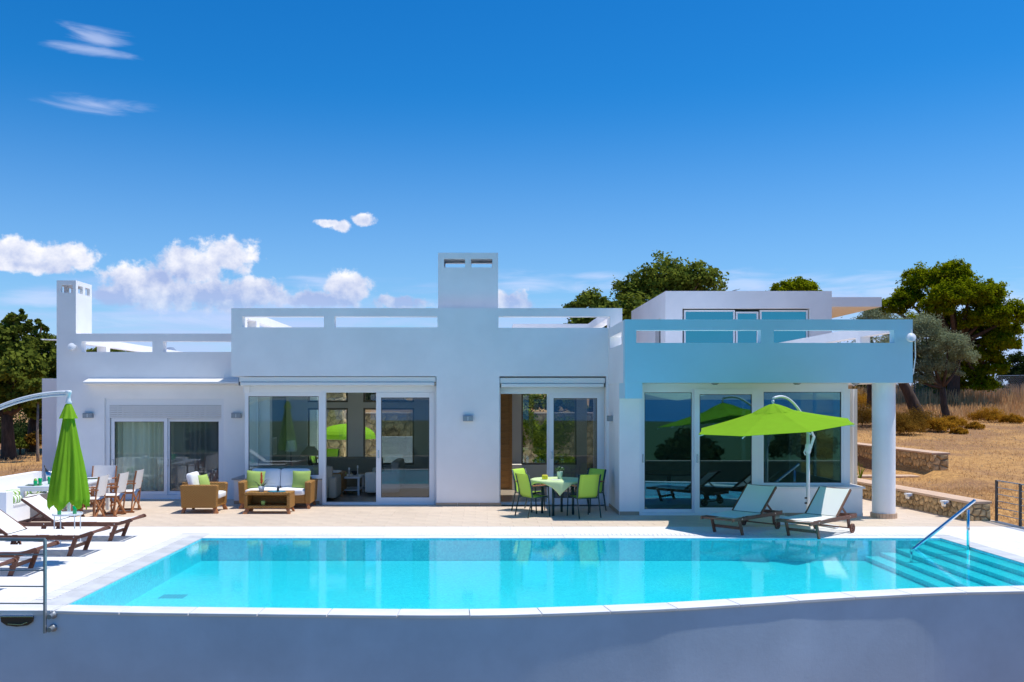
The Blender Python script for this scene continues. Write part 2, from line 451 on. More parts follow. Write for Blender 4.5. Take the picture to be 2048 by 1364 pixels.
M = dict(
    pool_bounce_plaster=mat('plaster_with_pool_bounce', (0.47, 0.71, 0.80), 0.85, var=0.03, vscale=0.9, bump=0.12, bscale=60, spec=0.2),  # cyan light bounced from the pool is put into this plaster's colour
    plaster=mat('white_plaster', (0.86, 0.85, 0.85), 0.85, var=0.045, vscale=0.7, bump=0.3, bscale=60, spec=0.2),
    interior=mat('interior_paint', (0.80, 0.77, 0.68), 0.9, var=0.03, vscale=1.0, spec=0.2),
    accent=mat('teal_grey_paint', (0.20, 0.26, 0.25), 0.9, var=0.05, vscale=1.0, spec=0.2),
    taupe=mat('taupe_frame', (0.22, 0.18, 0.12), 0.5),
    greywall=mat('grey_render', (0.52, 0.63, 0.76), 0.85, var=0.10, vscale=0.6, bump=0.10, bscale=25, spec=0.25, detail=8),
    alu=mat('white_aluminium', (0.78, 0.80, 0.83), 0.35),
    shutter=mat('shutter_white', (0.70, 0.70, 0.70), 0.5),
    awn=mat('awning_cassette', (0.80, 0.79, 0.76), 0.4),
    gasket=mat('gasket', (0.04, 0.045, 0.05), 0.5),
    glass=glass_mat('window_glass', (0.86, 0.92, 0.90), 0.06),
    glass_screen=glass_mat('screened_glass', (0.60, 0.64, 0.66), 0.07),
    glass_blue=glass_mat('solar_glass', (0.34, 0.50, 0.46), 0.17, refl=(.45, .85, 1)),
    glass_cyan=glass_mat('terrace_glass', (0.08, 0.30, 0.34), 0.42, refl=(.18, .80, .92)),
    tile=mat('terrace_tile', (0.66, 0.54, 0.42), 0.6, var=0.06, vscale=2.0, objr=0.035, bump=0.05, bscale=80),
    tilej=mat('terrace_tile_far', (0.66, 0.54, 0.42), 0.6, var=0.06, vscale=2.0, isl=0.035),
    grout=mat('tile_grout', (0.46, 0.38, 0.30), 0.9),
    skirt=mat('skirting_tile', (0.42, 0.31, 0.22), 0.6, objr=0.05),
    slab=mat('white_stone', (0.76, 0.755, 0.75), 0.75, var=0.07, vscale=1.6, objr=0.03, bump=0.08, bscale=50, stretch=(1, 2.5, 1)),
    slabg=mat('white_stone_joint', (0.66, 0.65, 0.63), 0.9),
    coping=mat('coping_stone', (0.74, 0.74, 0.75), 0.6, var=0.10, vscale=1.5, objr=0.03, bump=0.08, bscale=50),
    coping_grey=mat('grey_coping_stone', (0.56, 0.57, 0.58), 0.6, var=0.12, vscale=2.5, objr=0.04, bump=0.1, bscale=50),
    pool=pool_mat(), water=water_mat(),
    floor=mat('interior_floor_tile', (0.42, 0.36, 0.29), 0.25, var=0.04, vscale=1.0),
    stone=mat('rubble_stone', (0.50, 0.35, 0.18), 0.9, var=0.40, vscale=9, objr=0.22, bump=0.8, bscale=18),
    mortar=mat('mortar', (0.30, 0.21, 0.12), 0.95, var=0.2, vscale=6, bump=0.5, bscale=30),
    cap=mat('cap_stone', (0.60, 0.42, 0.29), 0.7, var=0.08, vscale=3, objr=0.05, bump=0.1, bscale=40),
    teak=mat('dark_teak', (0.16, 0.058, 0.032), 0.55, var=0.30, vscale=9, stretch=(1, 6, 6)),
    wood=mat('acacia_wood', (0.36, 0.14, 0.05), 0.5, var=0.25, vscale=9, stretch=(4, 4, 1)),
    planks=mat('pine_boards', (0.42, 0.20, 0.05), 0.5, var=0.2, vscale=4, stretch=(1, 1, 10), objr=0.08),
    sling=mat('white_sling', (0.80, 0.80, 0.78), 0.85, bump=0.1, bscale=200),
    canvas=mat('white_canvas', (0.80, 0.78, 0.76), 0.9, var=0.03, vscale=5, bump=0.3, bscale=12),
    cushion=mat('white_cushion', (0.82, 0.82, 0.83), 0.9, bump=0.25, bscale=9),
    lime=mat('lime_cushion', (0.36, 0.50, 0.12), 0.9, var=0.06, vscale=12, bump=0.3, bscale=10),
    limesling=mat('lime_sling', (0.44, 0.68, 0.08), 0.8, bump=0.1, bscale=150),
    cloth=mat('lime_tablecloth', (0.58, 0.72, 0.36), 0.8, bump=0.15, bscale=9),
    green=cloth_mat('lime_canopy', (0.33, 0.59, 0.04)),
    dkgreen=mat('dark_green_metal', (0.012, 0.05, 0.055), 0.4),
    whitem=mat('white_metal', (0.78, 0.80, 0.82), 0.35),
    steel=mat('brushed_steel', (0.62, 0.63, 0.65), 0.25, 1.0),
    chrome=mat('polished_steel', (0.75, 0.77, 0.80), 0.08, 1.0),
    galv=mat('galvanised_steel', (0.30, 0.33, 0.36), 0.45, 0.6),
    dark=mat('dark_metal', (0.05, 0.052, 0.055), 0.5),
    greengl=mat('green_glass', (0.0, 0.36, 0.12), 0.1),
    black=mat('black_plastic', (0.02, 0.02, 0.02), 0.4),
    blue=mat('blue_ceramic', (0.05, 0.28, 0.42), 0.3),
    pot=mat('glazed_pot', (0.62, 0.66, 0.70), 0.35),
    aqua=mat('pale_green_pot', (0.52, 0.72, 0.62), 0.4),
    yellow=mat('lemon_yellow', (0.72, 0.60, 0.02), 0.4, var=0.2, vscale=30),
    wicker=wicker_mat(), stripe=stripe_mat(),
    curtain=mat('sheer_curtain', (0.80, 0.78, 0.68), 0.95),
    straw=straw_mat('dry_field', (0.30, 0.15, 0.045), (0.56, 0.31, 0.095), (0.23, 0.115, 0.05)),
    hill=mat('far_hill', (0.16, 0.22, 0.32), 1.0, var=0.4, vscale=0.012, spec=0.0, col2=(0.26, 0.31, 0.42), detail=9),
    nearhill=mat('valley_hill', (0.07, 0.10, 0.08), 1.0, var=0.5, vscale=0.02, spec=0.0, col2=(0.16, 0.17, 0.13), detail=9),
    sea=mat('sea_water', (0.02, 0.20, 0.45), 0.5, var=0.1, vscale=0.004),
    bark=mat('bark', (0.07, 0.042, 0.028), 0.95, var=0.4, vscale=6, bump=0.8, bscale=14, stretch=(2, 2, 0.5)),
    palebark=mat('pale_bark', (0.24, 0.20, 0.16), 0.95, var=0.3, vscale=6, bump=0.6, bscale=14),
    carob=leaf_mat('broad_leaves', (0.05, 0.08, 0.014), (0.26, 0.30, 0.04)),
    pine=leaf_mat('pine_needles', (0.05, 0.09, 0.004), (0.36, 0.40, 0.008), 0.5),
    olive=leaf_mat('olive_leaves', (0.13, 0.155, 0.08), (0.34, 0.38, 0.22), 0.3),
    dkleaf=leaf_mat('dark_leaves', (0.012, 0.030, 0.010), (0.05, 0.075, 0.02)),
    oakleaf=leaf_mat('oak_leaves', (0.045, 0.07, 0.012), (0.24, 0.28, 0.04)),
    ivy=leaf_mat('ivy_leaves', (0.08, 0.12, 0.015), (0.36, 0.40, 0.04)),
    shrub=leaf_mat('bright_shrub', (0.12, 0.18, 0.01), (0.42, 0.48, 0.03)),
    brownb=leaf_mat('dry_bush', (0.08, 0.04, 0.008), (0.34, 0.19, 0.03)),
    orangeb=leaf_mat('orange_bush', (0.30, 0.13, 0.012), (0.58, 0.32, 0.03)),
    grass=leaf_mat('dry_grass', (0.46, 0.25, 0.10), (0.80, 0.55, 0.28), 0.5),
    redl=mat('red_bract', (0.62, 0.08, 0.02), 0.5), brleaf=mat('bromeliad_leaf', (0.03, 0.06, 0.035), 0.4),
    petal=mat('white_petal', (0.85, 0.86, 0.80), 0.6), potleaf=mat('flower_leaf', (0.06, 0.14, 0.03), 0.6),
    tan=mat('lamp_shade', (0.70, 0.72, 0.68), 0.8), paper=mat('picture_paper', (0.42, 0.46, 0.46), 0.8),
    greysofa=mat('grey_fabric', (0.30, 0.28, 0.22), 0.95), dimwhite=mat('white_lacquer', (0.66, 0.68, 0.70), 0.4),
    recess=mat('recess_dark', (0.07, 0.05, 0.03), 0.8),
)

# ================================================================== THE SETTING
def smooth(a, b, x):
    t = max(0.0, min(1.0, (x - a) / (b - a))); return t * t * (3 - 2 * t)
def lerp(a, b, t): return a + (b - a) * t
from mathutils import noise as mn
def ground_z(x, d):
    right = -2.2 + 2.1 * smooth(9.5, 16.5, d) + 0.42 * smooth(17.5, 20.5, d)
    if d > 20: right += (d - 20) * 0.052 if d < 60 else 2.08 + (d - 60) * 0.012
    if 9.3 < x < 12.0 and 18 < d < 29.3: right = min(right, 0.34)
    left = -2.2 + 2.1 * smooth(8, 12, d) + (0.02 * max(0, d - 22) if d < 60 else 0.76)
    if d < 10.2: base = -2.2
    elif d < 17.5: base = -2.2
    elif d < 31.35: base = -0.3
    else: base = 1.88 + (d - 31.35) * 0.02
    if d > 80: base = lerp(base, right, smooth(80, 110, d))
    if x >= 9.2: z = right
    elif x <= -11.2: z = left
    else: z = base
    if 9.2 <= x < 10.4 and 18.0 < d < 24.3:
        wx = 9.8 - .5 * (d - 18.12) / 5.83
        z = lerp(-.3, z, smooth(wx + .08, wx + .36, x))
    elif 9.2 <= x < 10.4 and d <= 18.0: z = min(z, -.3)
    if d > 31.35:
        if x > 9.3 - 0.01: z = lerp(base, right, smooth(5.0, 14.0, x) if x > 5 else 0) if x < 14 else right
        elif x < 9.3: z = lerp(base, right, smooth(5.0, 14.0, x)); z = lerp(z, left, smooth(-7.0, -11.2, x) if x < -7 else 0)
    r = math.hypot(x, d)
    if (x > 10.5 or x < -12 or d > 32) : z += 0.10 * mn.noise(Vector((x * 0.35, d * 0.35, 0))) * min(1, max(0, (r - 18) / 10))
    if r > 120: z = lerp(z, -12, smooth(120, 500, r))
    return z

def axis_vals(lo, hi, step, far, k=1.16):
    v = list(np.arange(lo, hi + 1e-6, step)); s = step; a = lo; b = hi; L = []; H = []
    while b < far: s *= k; a -= s; b += s; L.append(a); H.append(b)
    return L[::-1] + v + H
xs = axis_vals(-16, 26, 0.4, 5200); ds = axis_vals(7.0, 40, 0.4, 5200)
# seams of the ground at the walls that hold it
for q in (9.18, 9.22, 10.38, 10.42, -11.22, -11.18): xs.append(q)
for q in np.arange(9.3, 10.3, .07): xs.append(float(q))
ds += [17.98, 18.02]
for q in (10.18, 10.22, 31.33, 31.37): ds.append(q)
xs.sort(); ds.sort()
gm = MB(); nx = len(xs)
for d in ds:
    for x in xs: gm.v.append((x, d, ground_z(x, d)))
for j in range(len(ds) - 1):
    for i in range(nx - 1):
        a = j * nx + i; gm.f.append((a, a + 1, a + nx + 1, a + nx))
struct(gm.build('ground', M['straw'], smooth=True))

# hills: the blue ridge behind the house, and the valley sides in front that the panes mirror
def ridge(name, m, r0, az0, az1, peak, depth, seed, n=140):
    g2 = MB()
    def fn(u, v):
        az = lerp(az0, az1, u); rr = r0 + depth * (v - 0.5)
        prof = math.sin(math.pi * v)
        h = peak(az) * (0.95 + 0.22 * mn.fractal(Vector((az * 22, seed, v * 2)), 0.9, 2.1, 6)) * prof ** 0.8
        h += 0.04 * peak(az) * mn.fractal(Vector((az * 60, seed + 3, v * 6)), 0.8, 2.0, 4) * prof
        return (rr * math.sin(az), rr * math.cos(az), -14 + h)
    g2.grid(n, 14, fn); return struct(g2.build(name, m, smooth=True))
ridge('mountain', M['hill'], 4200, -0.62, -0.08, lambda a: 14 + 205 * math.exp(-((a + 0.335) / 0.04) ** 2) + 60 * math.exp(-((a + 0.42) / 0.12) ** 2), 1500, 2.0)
sea = MB(); sea.v = [(-19000, -19000, -11.8), (19000, -19000, -11.8), (19000, -430, -11.8), (-19000, -430, -11.8)]; sea.f = [(0, 1, 2, 3)]
struct(sea.build('sea', M['sea']))

# ------------------------------------------------------------------ pool, coping, deck
inner_px = [(135, 1209), (300, 1212.5), (500, 1214.7), (700, 1216.8), (870, 1218), (1000, 1216.8), (1130, 1213), (1260, 1208), (1348, 1203.8), (1512, 1194), (1611, 1187.5), (1748, 1180), (1861, 1175), (2048, 1171)]
def onground(px, py, z=0.0):
    D = (EYE - z) * 1800 / (py - 798); return (X(px, D), D)
curve = [onground(*p) for p in inner_px]
# resample smoothly (Catmull-Rom) and close at the right pool wall
def catmull(pts, n=8):
    out = []
    for i in range(len(pts) - 1):
        p0 = Vector(pts[max(i - 1, 0)]); p1 = Vector(pts[i]); p2 = Vector(pts[i + 1]); p3 = Vector(pts[min(i + 2, len(pts) - 1)])
        for k in range(n):
            t = k / n
            out.append(tuple(0.5 * ((2 * p1) + (-p0 + p2) * t + (2 * p0 - 5 * p1 + 4 * p2 - p3) * t * t + (-p0 + 3 * p1 - 3 * p2 + p3) * t ** 3)))
    out.append(tuple(pts[-1])); return out
curve.append((8.08, 11.92)); fullcurve = catmull([(c[0], c[1]) for c in curve], 6)
PX0, PX1, PY1 = -4.95, 8.08, 15.86
fullcurve[0] = (PX0, fullcurve[0][1])
PZ = -0.40
pool = MB()
poly = fullcurve + [(PX1, PY1), (PX0, PY1)]
b = len(pool.v); n = len(poly)
pool.v += [(x, y, PZ) for x, y in poly] + [(x, y, -0.012) for x, y in poly]
pool.f.append(tuple(range(n)))
for i in range(n):
    j = (i + 1) % n; pool.f.append((j, i, n + i, n + j))
pool_o = struct(pool.build('swimming_pool', M['pool']))
# steps at the right end
for i in range(5):
    s = MB(); x1 = PX1 - 0.002; x0 = PX1 - 0.268 * (i + 1); zt = -0.05 - 0.068 * i
    def cy(x):
        for k in range(len(fullcurve) - 1):
            if fullcurve[k][0] <= x <= fullcurve[k + 1][0]:
                t = (x - fullcurve[k][0]) / (fullcurve[k + 1][0] - fullcurve[k][0]); return lerp(fullcurve[k][1], fullcurve[k + 1][1], t)
        return fullcurve[-1][1]
    xr = x0 + 0.268 if i else x1
    s.prism([(x0, cy(x0) + .002), (xr, cy(xr) + .002), (xr, PY1 - .002), (x0, PY1 - .002)], PZ + .001, zt)
    s.build('pool_step', M['pool'], pool_o)
# floor drain with slots, and return inlets under the far rim
dr = MB(); dc = onground(347, 1193, PZ)
for k in range(7):
    x = dc[0] - 0.18 + k * 0.052; dr.box(x, x + 0.04, dc[1] - 0.12, dc[1] + 0.12, PZ + .001, PZ + .006)
dr.build('floor_drain', mat('drain_blue', (0.02, 0.36, 0.52), 0.5), pool_o)
water = MB(); water.v = [(x, y, -0.022) for x, y in poly]; water.f = [tuple(range(n))]
struct(water.build('pool_water', M['water']))

# outer line of the coping
def offset(pts, w):
    out = []
    for k, p in enumerate(pts):
        a = Vector(pts[max(k - 1, 0)]); c = Vector(pts[min(k + 1, len(pts) - 1)]); d = (c - a).normalized()
        out.append((p[0] + d.y * w, p[1] - d.x * w))
    return out
CW = 0.31
fc2 = fullcurve + [(10.5, 12.6)]
outer = offset(fc2, CW)
front_left = [(-13.0, 10.44), (-9, 10.43), (-6, 10.41)]
outer_full = front_left + [p for p in outer if p[0] > -5.3]
# pool rim: one object for the deck, its stones are its pieces
deck = MB()
deck.prism([p for p in outer_full] + [(10.5, 17.3), (8.08 + .33, 17.3), (8.08 + .33, 17.3), (-13.0, 17.3)], -0.20, -0.006)
# the base has the pool cut out: rebuild as strips round it
deck = MB()
deck.box(-13.0, PX0 - .03, 10.60, 17.27, -0.25, -0.007)
deck.box(PX0 - .029, PX1 + .029, PY1 + .03, 17.27, -0.25, -0.007)
deck.box(PX1 + .03, 10.5, 12.75, 17.27, -0.25, -0.007)
deck_o = struct(deck.build('pool_deck', M['slabg']))
cop_i = [0]; 
def coping_row(inn, out, L, parent):
    # walk along the inner line and cut stones of length L
    acc = 0.0; si = [inn[0]]; so_ = [out[0]]; t_in = [0]
    def flush(si, so_):
        q = si + so_[::-1]
        if len(si) < 2: return
        cx = sum(p[0] for p in q) / len(q); cy_ = sum(p[1] for p in q) / len(q)
        # pull the ends in for the joint
        def pull(a, b2, amt):
            d = Vector((b2[0] - a[0], b2[1] - a[1])); l = d.length or 1; return (a[0] + d.x / l * amt, a[1] + d.y / l * amt)
        si = si[:]; so2 = so_[:]
        si[0] = pull(si[0], si[1], .004); so2[0] = pull(so2[0], so2[1], .004); si[-1] = pull(si[-1], si[-2], .004); so2[-1] = pull(so2[-1], so2[-2], .004)
        m = MB(); m.prism([(x - cx, y - cy_) for x, y in (so2 + si[::-1])], -0.035, 0.0)
        o = piece(mesh(m, 'coping_stone', M['coping']), 'coping_stone', parent, (cx, cy_, 0))
        md = o.modifiers.new('b', 'BEVEL'); md.width = .006; md.segments = 2; md.limit_method = 'ANGLE'
    for k in range(1, len(inn)):
        seg = math.dist(inn[k], inn[k - 1]); pos = 0.0
        while acc + seg - pos >= L:
            pos += L - acc; t = pos / seg
            pi_ = (lerp(inn[k - 1][0], inn[k][0], t), lerp(inn[k - 1][1], inn[k][1], t)); po = (lerp(out[k - 1][0], out[k][0], t), lerp(out[k - 1][1], out[k][1], t))
            flush(si + [pi_], so_ + [po]); si = [pi_]; so_ = [po]; acc = 0.0
        acc += seg - pos; si.append(inn[k]); so_.append(out[k])
    flush(si, so_)
coping_row(fc2, outer, 0.80, pool_o)
# left, far and right rims
def row_stones(x0, x1, y0, y1, L, along, parent, m, name, z1=0.0, th=0.05):
    a, b2 = (x0, x1) if along == 'x' else (y0, y1); k = a
    cache = {}
    while k < b2 - 0.03:
        e = min(k + L, b2); l = round(e - k, 4)
        w = (y1 - y0) if along == 'x' else (x1 - x0)
        if l not in cache:
            q = MB(); hx, hy = (l / 2 - .003, w / 2 - .002) if along == 'x' else (w / 2 - .002, l / 2 - .003)
            q.box(-hx, hx, -hy, hy, -th, 0); cache[l] = mesh(q, name, m)
        piece(cache[l], name, parent, ((k + e) / 2, (y0 + y1) / 2, z1) if along == 'x' else ((x0 + x1) / 2, (k + e) / 2, z1))
        k = e
y_l = fullcurve[0][1]
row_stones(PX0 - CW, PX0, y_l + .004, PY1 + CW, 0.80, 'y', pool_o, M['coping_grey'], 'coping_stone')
row_stones(PX0, PX1, PY1, PY1 + CW, 0.80, 'x', pool_o, M['coping'], 'coping_stone')
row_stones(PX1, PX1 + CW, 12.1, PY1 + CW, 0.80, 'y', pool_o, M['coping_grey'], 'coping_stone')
# overflow grating: many small bars
gr = MB(); x = PX0
while x < PX1 + CW:
    gr.box(x, x + .070, PY1 + CW + .012, PY1 + CW + .20, -0.03, 0.001); x += .082
for yy in np.arange(11.0, 15.9, .082):
    gr.box(PX0 - CW - .20, PX0 - CW - .012, yy, yy + .070, -0.03, 0.001)
gr.build('overflow_grating', M['slab'], pool_o, kind='stuff')
gb = MB(); gb.box(PX0 - CW - .21, PX1 + CW, PY1 + CW, PY1 + CW + .21, -0.05, -0.031); gb.box(PX0 - CW - .21, PX0 - CW, 11.0, PY1 + CW, -0.05, -0.031)
gb.build('grating_channel', M['dark'], pool_o)
# deck slabs
def slab_field(x0, x1, y0, y1, lx, ly, parent, m, name, shift=0.5, th=0.03, z1=0.0, gap=.004):
    cache = {}; r = 0; y = y0
    while y < y1 - 0.03:
        ye = min(y + ly, y1); x = x0 - (lx * shift if r % 2 else 0)
        while x < x1 - 0.02:
            a = max(x, x0); e = min(x + lx, x1)
            if e - a > 0.03:
                key = (round(e - a, 3), round(ye - y, 3))
                if key not in cache:
                    q = MB(); q.box(-key[0] / 2 + gap / 2, key[0] / 2 - gap / 2, -key[1] / 2 + gap / 2, key[1] / 2 - gap / 2, -th, 0); cache[key] = mesh(q, name, m)
                yield cache[key], ((a + e) / 2, (y + ye) / 2, z1)
            x += lx
        y = ye; r += 1
for args in ((-12.2, PX0 - CW - .21, 10.735, 17.27, 0.80, 0.40), (PX0 - CW - .21, PX1 + CW, PY1 + CW + .21, 17.27, 0.80, 0.45), (PX1 + CW, 10.4, 12.75, 17.27, 0.80, 0.40)):
    for me, loc in slab_field(*args, deck_o, M['slab'], 'stone_slab'):
        piece(me, 'stone_slab', deck_o, loc)
row_stones(-13.0, PX0 + .0, 10.425, 10.732, 0.80, 'x', deck_o, M['coping'], 'coping_stone')

# front retaining wall under the rim
fw = MB(); line = [(-13.0, 10.44), (-7, 10.44), (-5.0, 10.44)] + [(p[0], p[1] + .015) for p in outer if p[0] > -4.6]
k0 = 0
inner_l = [(x, y + .25) for x, y in line]
for k in range(len(line) - 1):
    a, b2, c, d = line[k], line[k + 1], inner_l[k + 1], inner_l[k]
    bb = len(fw.v)
    fw.v += [(a[0], a[1], -2.5), (b2[0], b2[1], -2.5), (b2[0], b2[1], -.036), (a[0], a[1], -.036), (d[0], d[1], -.036), (c[0], c[1], -.036)]
    fw.f += [(bb, bb + 1, bb + 2, bb + 3), (bb + 3, bb + 2, bb + 5, bb + 4)]
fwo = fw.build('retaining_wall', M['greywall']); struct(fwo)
# recessed lamp in the wall top
rl = thing('recessed_wall_lamp', 'half-moon lamp recess in the blue-grey pool wall, left of the railing post', 'wall lamp', (X(34, 10.42), 10.425, -0.10))
q = MB(); pts = [(-.19, .03), (-.18, -.03), (-.12, -.07), (0, -.085), (.12, -.07), (.18, -.03), (.19, .03)]
q.extr_xz([(x, z) for x, z in pts], -.012, .02); q.build('recess', M['recess'], rl)
q = MB(); q.tube([(-.19, -.02, .035), (.19, -.02, .035)], .010, 6); q.tube([(-.10, -.018, -.05), (.05, -.018, -.06), (.13, -.018, -.03)], .008, 6); q.build('rim', M['steel'], rl)

# terrace: beige tiles in running bond; the nearest 300 are pieces, the rest one field
terr = MB()
terr.box(-10.6, 10.35, 17.272, 20.9, -0.25, -0.006); terr.box(-10.6, -5.2, 20.9, 22.0, -0.25, -0.006); terr.prism([(7.5, 20.9), (9.62, 20.9), (9.36, 24.1), (7.5, 24.1)], -.25, -.006)
terr_o = struct(terr.build('terrace', M['grout'])); far = MB(); cnt = 0
for me, loc in slab_field(-8.9, 10.2, 17.275, 19.2, 0.5, 0.25, terr_o, M['tile'], 'floor_tile', th=.012):
    cnt += 1
    if cnt <= 300: piece(me, 'floor_tile', terr_o, loc)
    else:
        vs = [tuple(Vector(v.co) + Vector(loc)) for v in me.vertices]; b0 = len(far.v); far.v += vs; far.f += [tuple(b0 + i for i in p.vertices) for p in me.polygons]
def farfield(x0, x1, y0, y1):
    for me, loc in slab_field(x0, x1, y0, y1, 0.5, 0.25, terr_o, M['tile'], 'floor_tile', th=.012):
        vs = [tuple(Vector(v.co) + Vector(loc)) for v in me.vertices]; b0 = len(far.v); far.v += vs; far.f += [tuple(b0 + i for i in p.vertices) for p in me.polygons]
farfield(-10.6, -8.9, 17.275, 22.0); farfield(-8.9, 10.2, 19.2, 20.9); farfield(-8.9, -5.6, 20.9, 22.0); farfield(7.95, 9.5, 20.9, 24.0)
far.build('floor_tile', M['tilej'], terr_o, kind='stuff')
# drain channel along the right edge of the deck
ch = MB()
for k in range(40): ch.box(10.16, 10.32, 12.8 + k * .13, 12.8 + k * .13 + .115, .0, .012)
ch.build('drain_channel', M['galv'], deck_o, kind='stuff')

# ================================================================== THE VILLA
V = thing('villa', 'white flat-roofed modern villa with roof parapets and glass doors behind the pool', 'house', (0, 0, 0))
def part(m, name, mt, parent=V, **k): return m.build(name, mt, parent, **k)
P = M['plaster']
# left wing
lw = wall_cells(-10.41, -5.20, -0.3, 4.05, 22.0, 22.25, [(-9.24, -6.33, 0, 2.46), (-9.80, -8.07, 3.60, 3.86), (-7.81, -5.9, 3.60, 3.86)])
part(lw, 'wall', P, label='left wing front wall with slotted parapet')
part(wall_cells(22.25, 31, -0.3, 4.05, -10.41, -10.16, [(22.6, 24.3, 3.60, 3.86), (24.55, 27.2, 3.60, 3.86), (27.5, 30.5, 3.60, 3.86)], 'y'), 'wall', P)
part(MB().box(-10.16, -5.76, 22.25, 31, 3.25, 3.42), 'roof', P)
part(MB().box(-10.16, -5.60, 30.8, 31, -0.3, 3.25), 'wall', P)
part(MB().box(-11.55, -10.42, 23.6, 24.2, -0.3, 2.99), 'wall', P)
# chimney of the left wing
cz = 5.35
ch1 = wall_cells(-10.41, -9.94, 4.051, cz, 22.0, 22.07, [(-10.30, -10.02, 5.05, 5.24)])
ch1.add(wall_cells(-10.41, -9.94, 4.051, cz, 22.83, 22.9, [(-10.30, -10.02, 5.05, 5.24)]))
ch1.add(wall_cells(22.07, 22.83, 4.051, cz, -10.01, -9.94, [(22.12, 22.38, 5.05, 5.24), (22.52, 22.78, 5.05, 5.24)], 'y'))
ch1.add(wall_cells(22.07, 22.83, 4.051, cz, -10.41, -10.34, [(22.12, 22.38, 5.05, 5.24), (22.52, 22.78, 5.05, 5.24)], 'y'))
ch1.box(-10.34, -10.01, 22.07, 22.83, cz - .05, cz - .001); ch1.box(-10.34, -10.01, 22.07, 22.83, 4.06, 4.9)
part(ch1, 'chimney', P, label='narrow chimney at the left end')
# main block
mw = wall_cells(-5.75, 3.2, -0.3, 4.53, 20.6, 20.85, [(-5.80, -1.053, -0.4, 2.97), (0.389, 2.83, 0, 2.97), (-5.50, -3.63, 4.09, 4.34), (-3.39, -1.03, 4.09, 4.34), (0.366, 2.92, 4.08, 4.34)])
part(mw, 'wall', P, label='main front wall with long slotted parapet')
part(wall_cells(20.85, 30, 2.97, 4.53, -5.75, -5.5, [(21.05, 21.9, 4.09, 4.34), (22.2, 24.2, 4.09, 4.34), (24.5, 29.5, 4.09, 4.34)], 'y'), 'wall', P)
part(wall_cells(20.85, 30, 3.2, 4.53, 2.92, 3.17, [(21.1, 29.5, 4.08, 4.34)], 'y'), 'wall', P)
SX0, SX1, SY0, SY1 = .9, 2.6, 23.0, 24.6
part(MB().box(-5.5, SX0, 20.85, 25.25, 2.97, 3.5).box(SX1, 2.92, 20.85, 25.25, 2.97, 3.5).box(SX0, SX1, 20.85, SY0, 2.97, 3.5).box(SX0, SX1, SY1, 25.25, 2.97, 3.5), 'roof', P)
part(MB().box(SX0, SX1, SY1, SY1 + .12, 3.501, 4.36).box(SX0, SX1, SY0 - .12, SY0, 3.501, 4.36).box(SX0 - .12, SX0, SY0 - .12, SY1 + .12, 3.501, 4.36).box(SX1, SX1 + .12, SY0 - .12, SY1 + .12, 3.501, 4.36), 'skylight_curb', P)
# central chimney
c2 = wall_cells(-1.04, 0.365, 3.5, 5.87, 21.05, 21.15, [(-0.90, -0.41, 5.53, 5.73), (-0.27, 0.23, 5.53, 5.73)])
c2.add(wall_cells(-1.04, 0.365, 3.5, 5.87, 21.75, 21.85, [(-0.90, -0.41, 5.50, 5.73), (-0.27, 0.23, 5.50, 5.73)]))
c2.box(-1.04, -0.94, 21.15, 21.75, 3.5, 5.87); c2.box(0.265, 0.365, 21.15, 21.75, 3.5, 5.869); c2.box(-0.94, 0.265, 21.15, 21.75, 5.79, 5.868); c2.box(-0.40, -0.28, 21.15, 21.75, 5.3, 5.79)
part(c2, 'chimney', P, label='broad chimney in the middle of the roof')
# ceiling, floor and inner walls of the living room
I = M['interior']
part(MB().box(-5.45, SX0, 20.86, 25.0, 2.78, 2.965).box(SX1, 7.7, 20.86, 25.0, 2.78, 2.965).box(SX0, SX1, 20.86, SY0, 2.78, 2.965).box(SX0, SX1, SY1, 25.0, 2.78, 2.965), 'ceiling', I)
part(MB().box(-10.15, -5.61, 22.05, 30.7, -0.3, 0.004).box(-5.60, 3.10, 20.95, 25.0, -.3, .004).box(3.11, 7.70, 19.08, 25.0, -.3, .004), 'floor', M['floor'])
rear = [(-4.87, -3.74, 0.62, 2.20), (-4.87, -3.74, 2.36, 2.74), (-3.32, -1.90, 0.62, 2.20), (-3.32, -1.90, 2.36, 2.74), (1.08, 2.62, 0.62, 2.74)]
part(wall_cells(-5.45, 2.9, 0.0, 2.78, 25.0, 25.25, rear), 'inner_wall', I)
part(MB().box(-5.60, -5.45, 22.25, 25.0, 0, 2.78), 'inner_wall', M['accent'])
part(MB().box(-1.30, -1.15, 22.6, 25.0, 0, 2.78), 'inner_wall', I)
part(MB().box(-0.05, 0.10, 20.86, 22.6, 0, 2.78), 'inner_wall', I)
part(MB().box(0.80, 1.06, 24.25, 24.95, 0, 0.68), 'inner_wall', M['interior'])
# timber cladding in the hall, board by board
bd = MB(); bd.box(-.30, .30, -.02, .02, -.083, .083); bm_ = mesh(bd, 'board', M['planks'])
clad = MB().box(0.12, 0.80, 24.36, 24.40, 0, 2.78); co = part(clad, 'timber_cladding', M['planks'])
for k in range(16): piece(bm_, 'board', co, (0.43, 24.335, 0.09 + k * .172))
part(MB().box(0.735, 0.80, 24.28, 24.34, 0, 2.78), 'door_post', M['planks'])
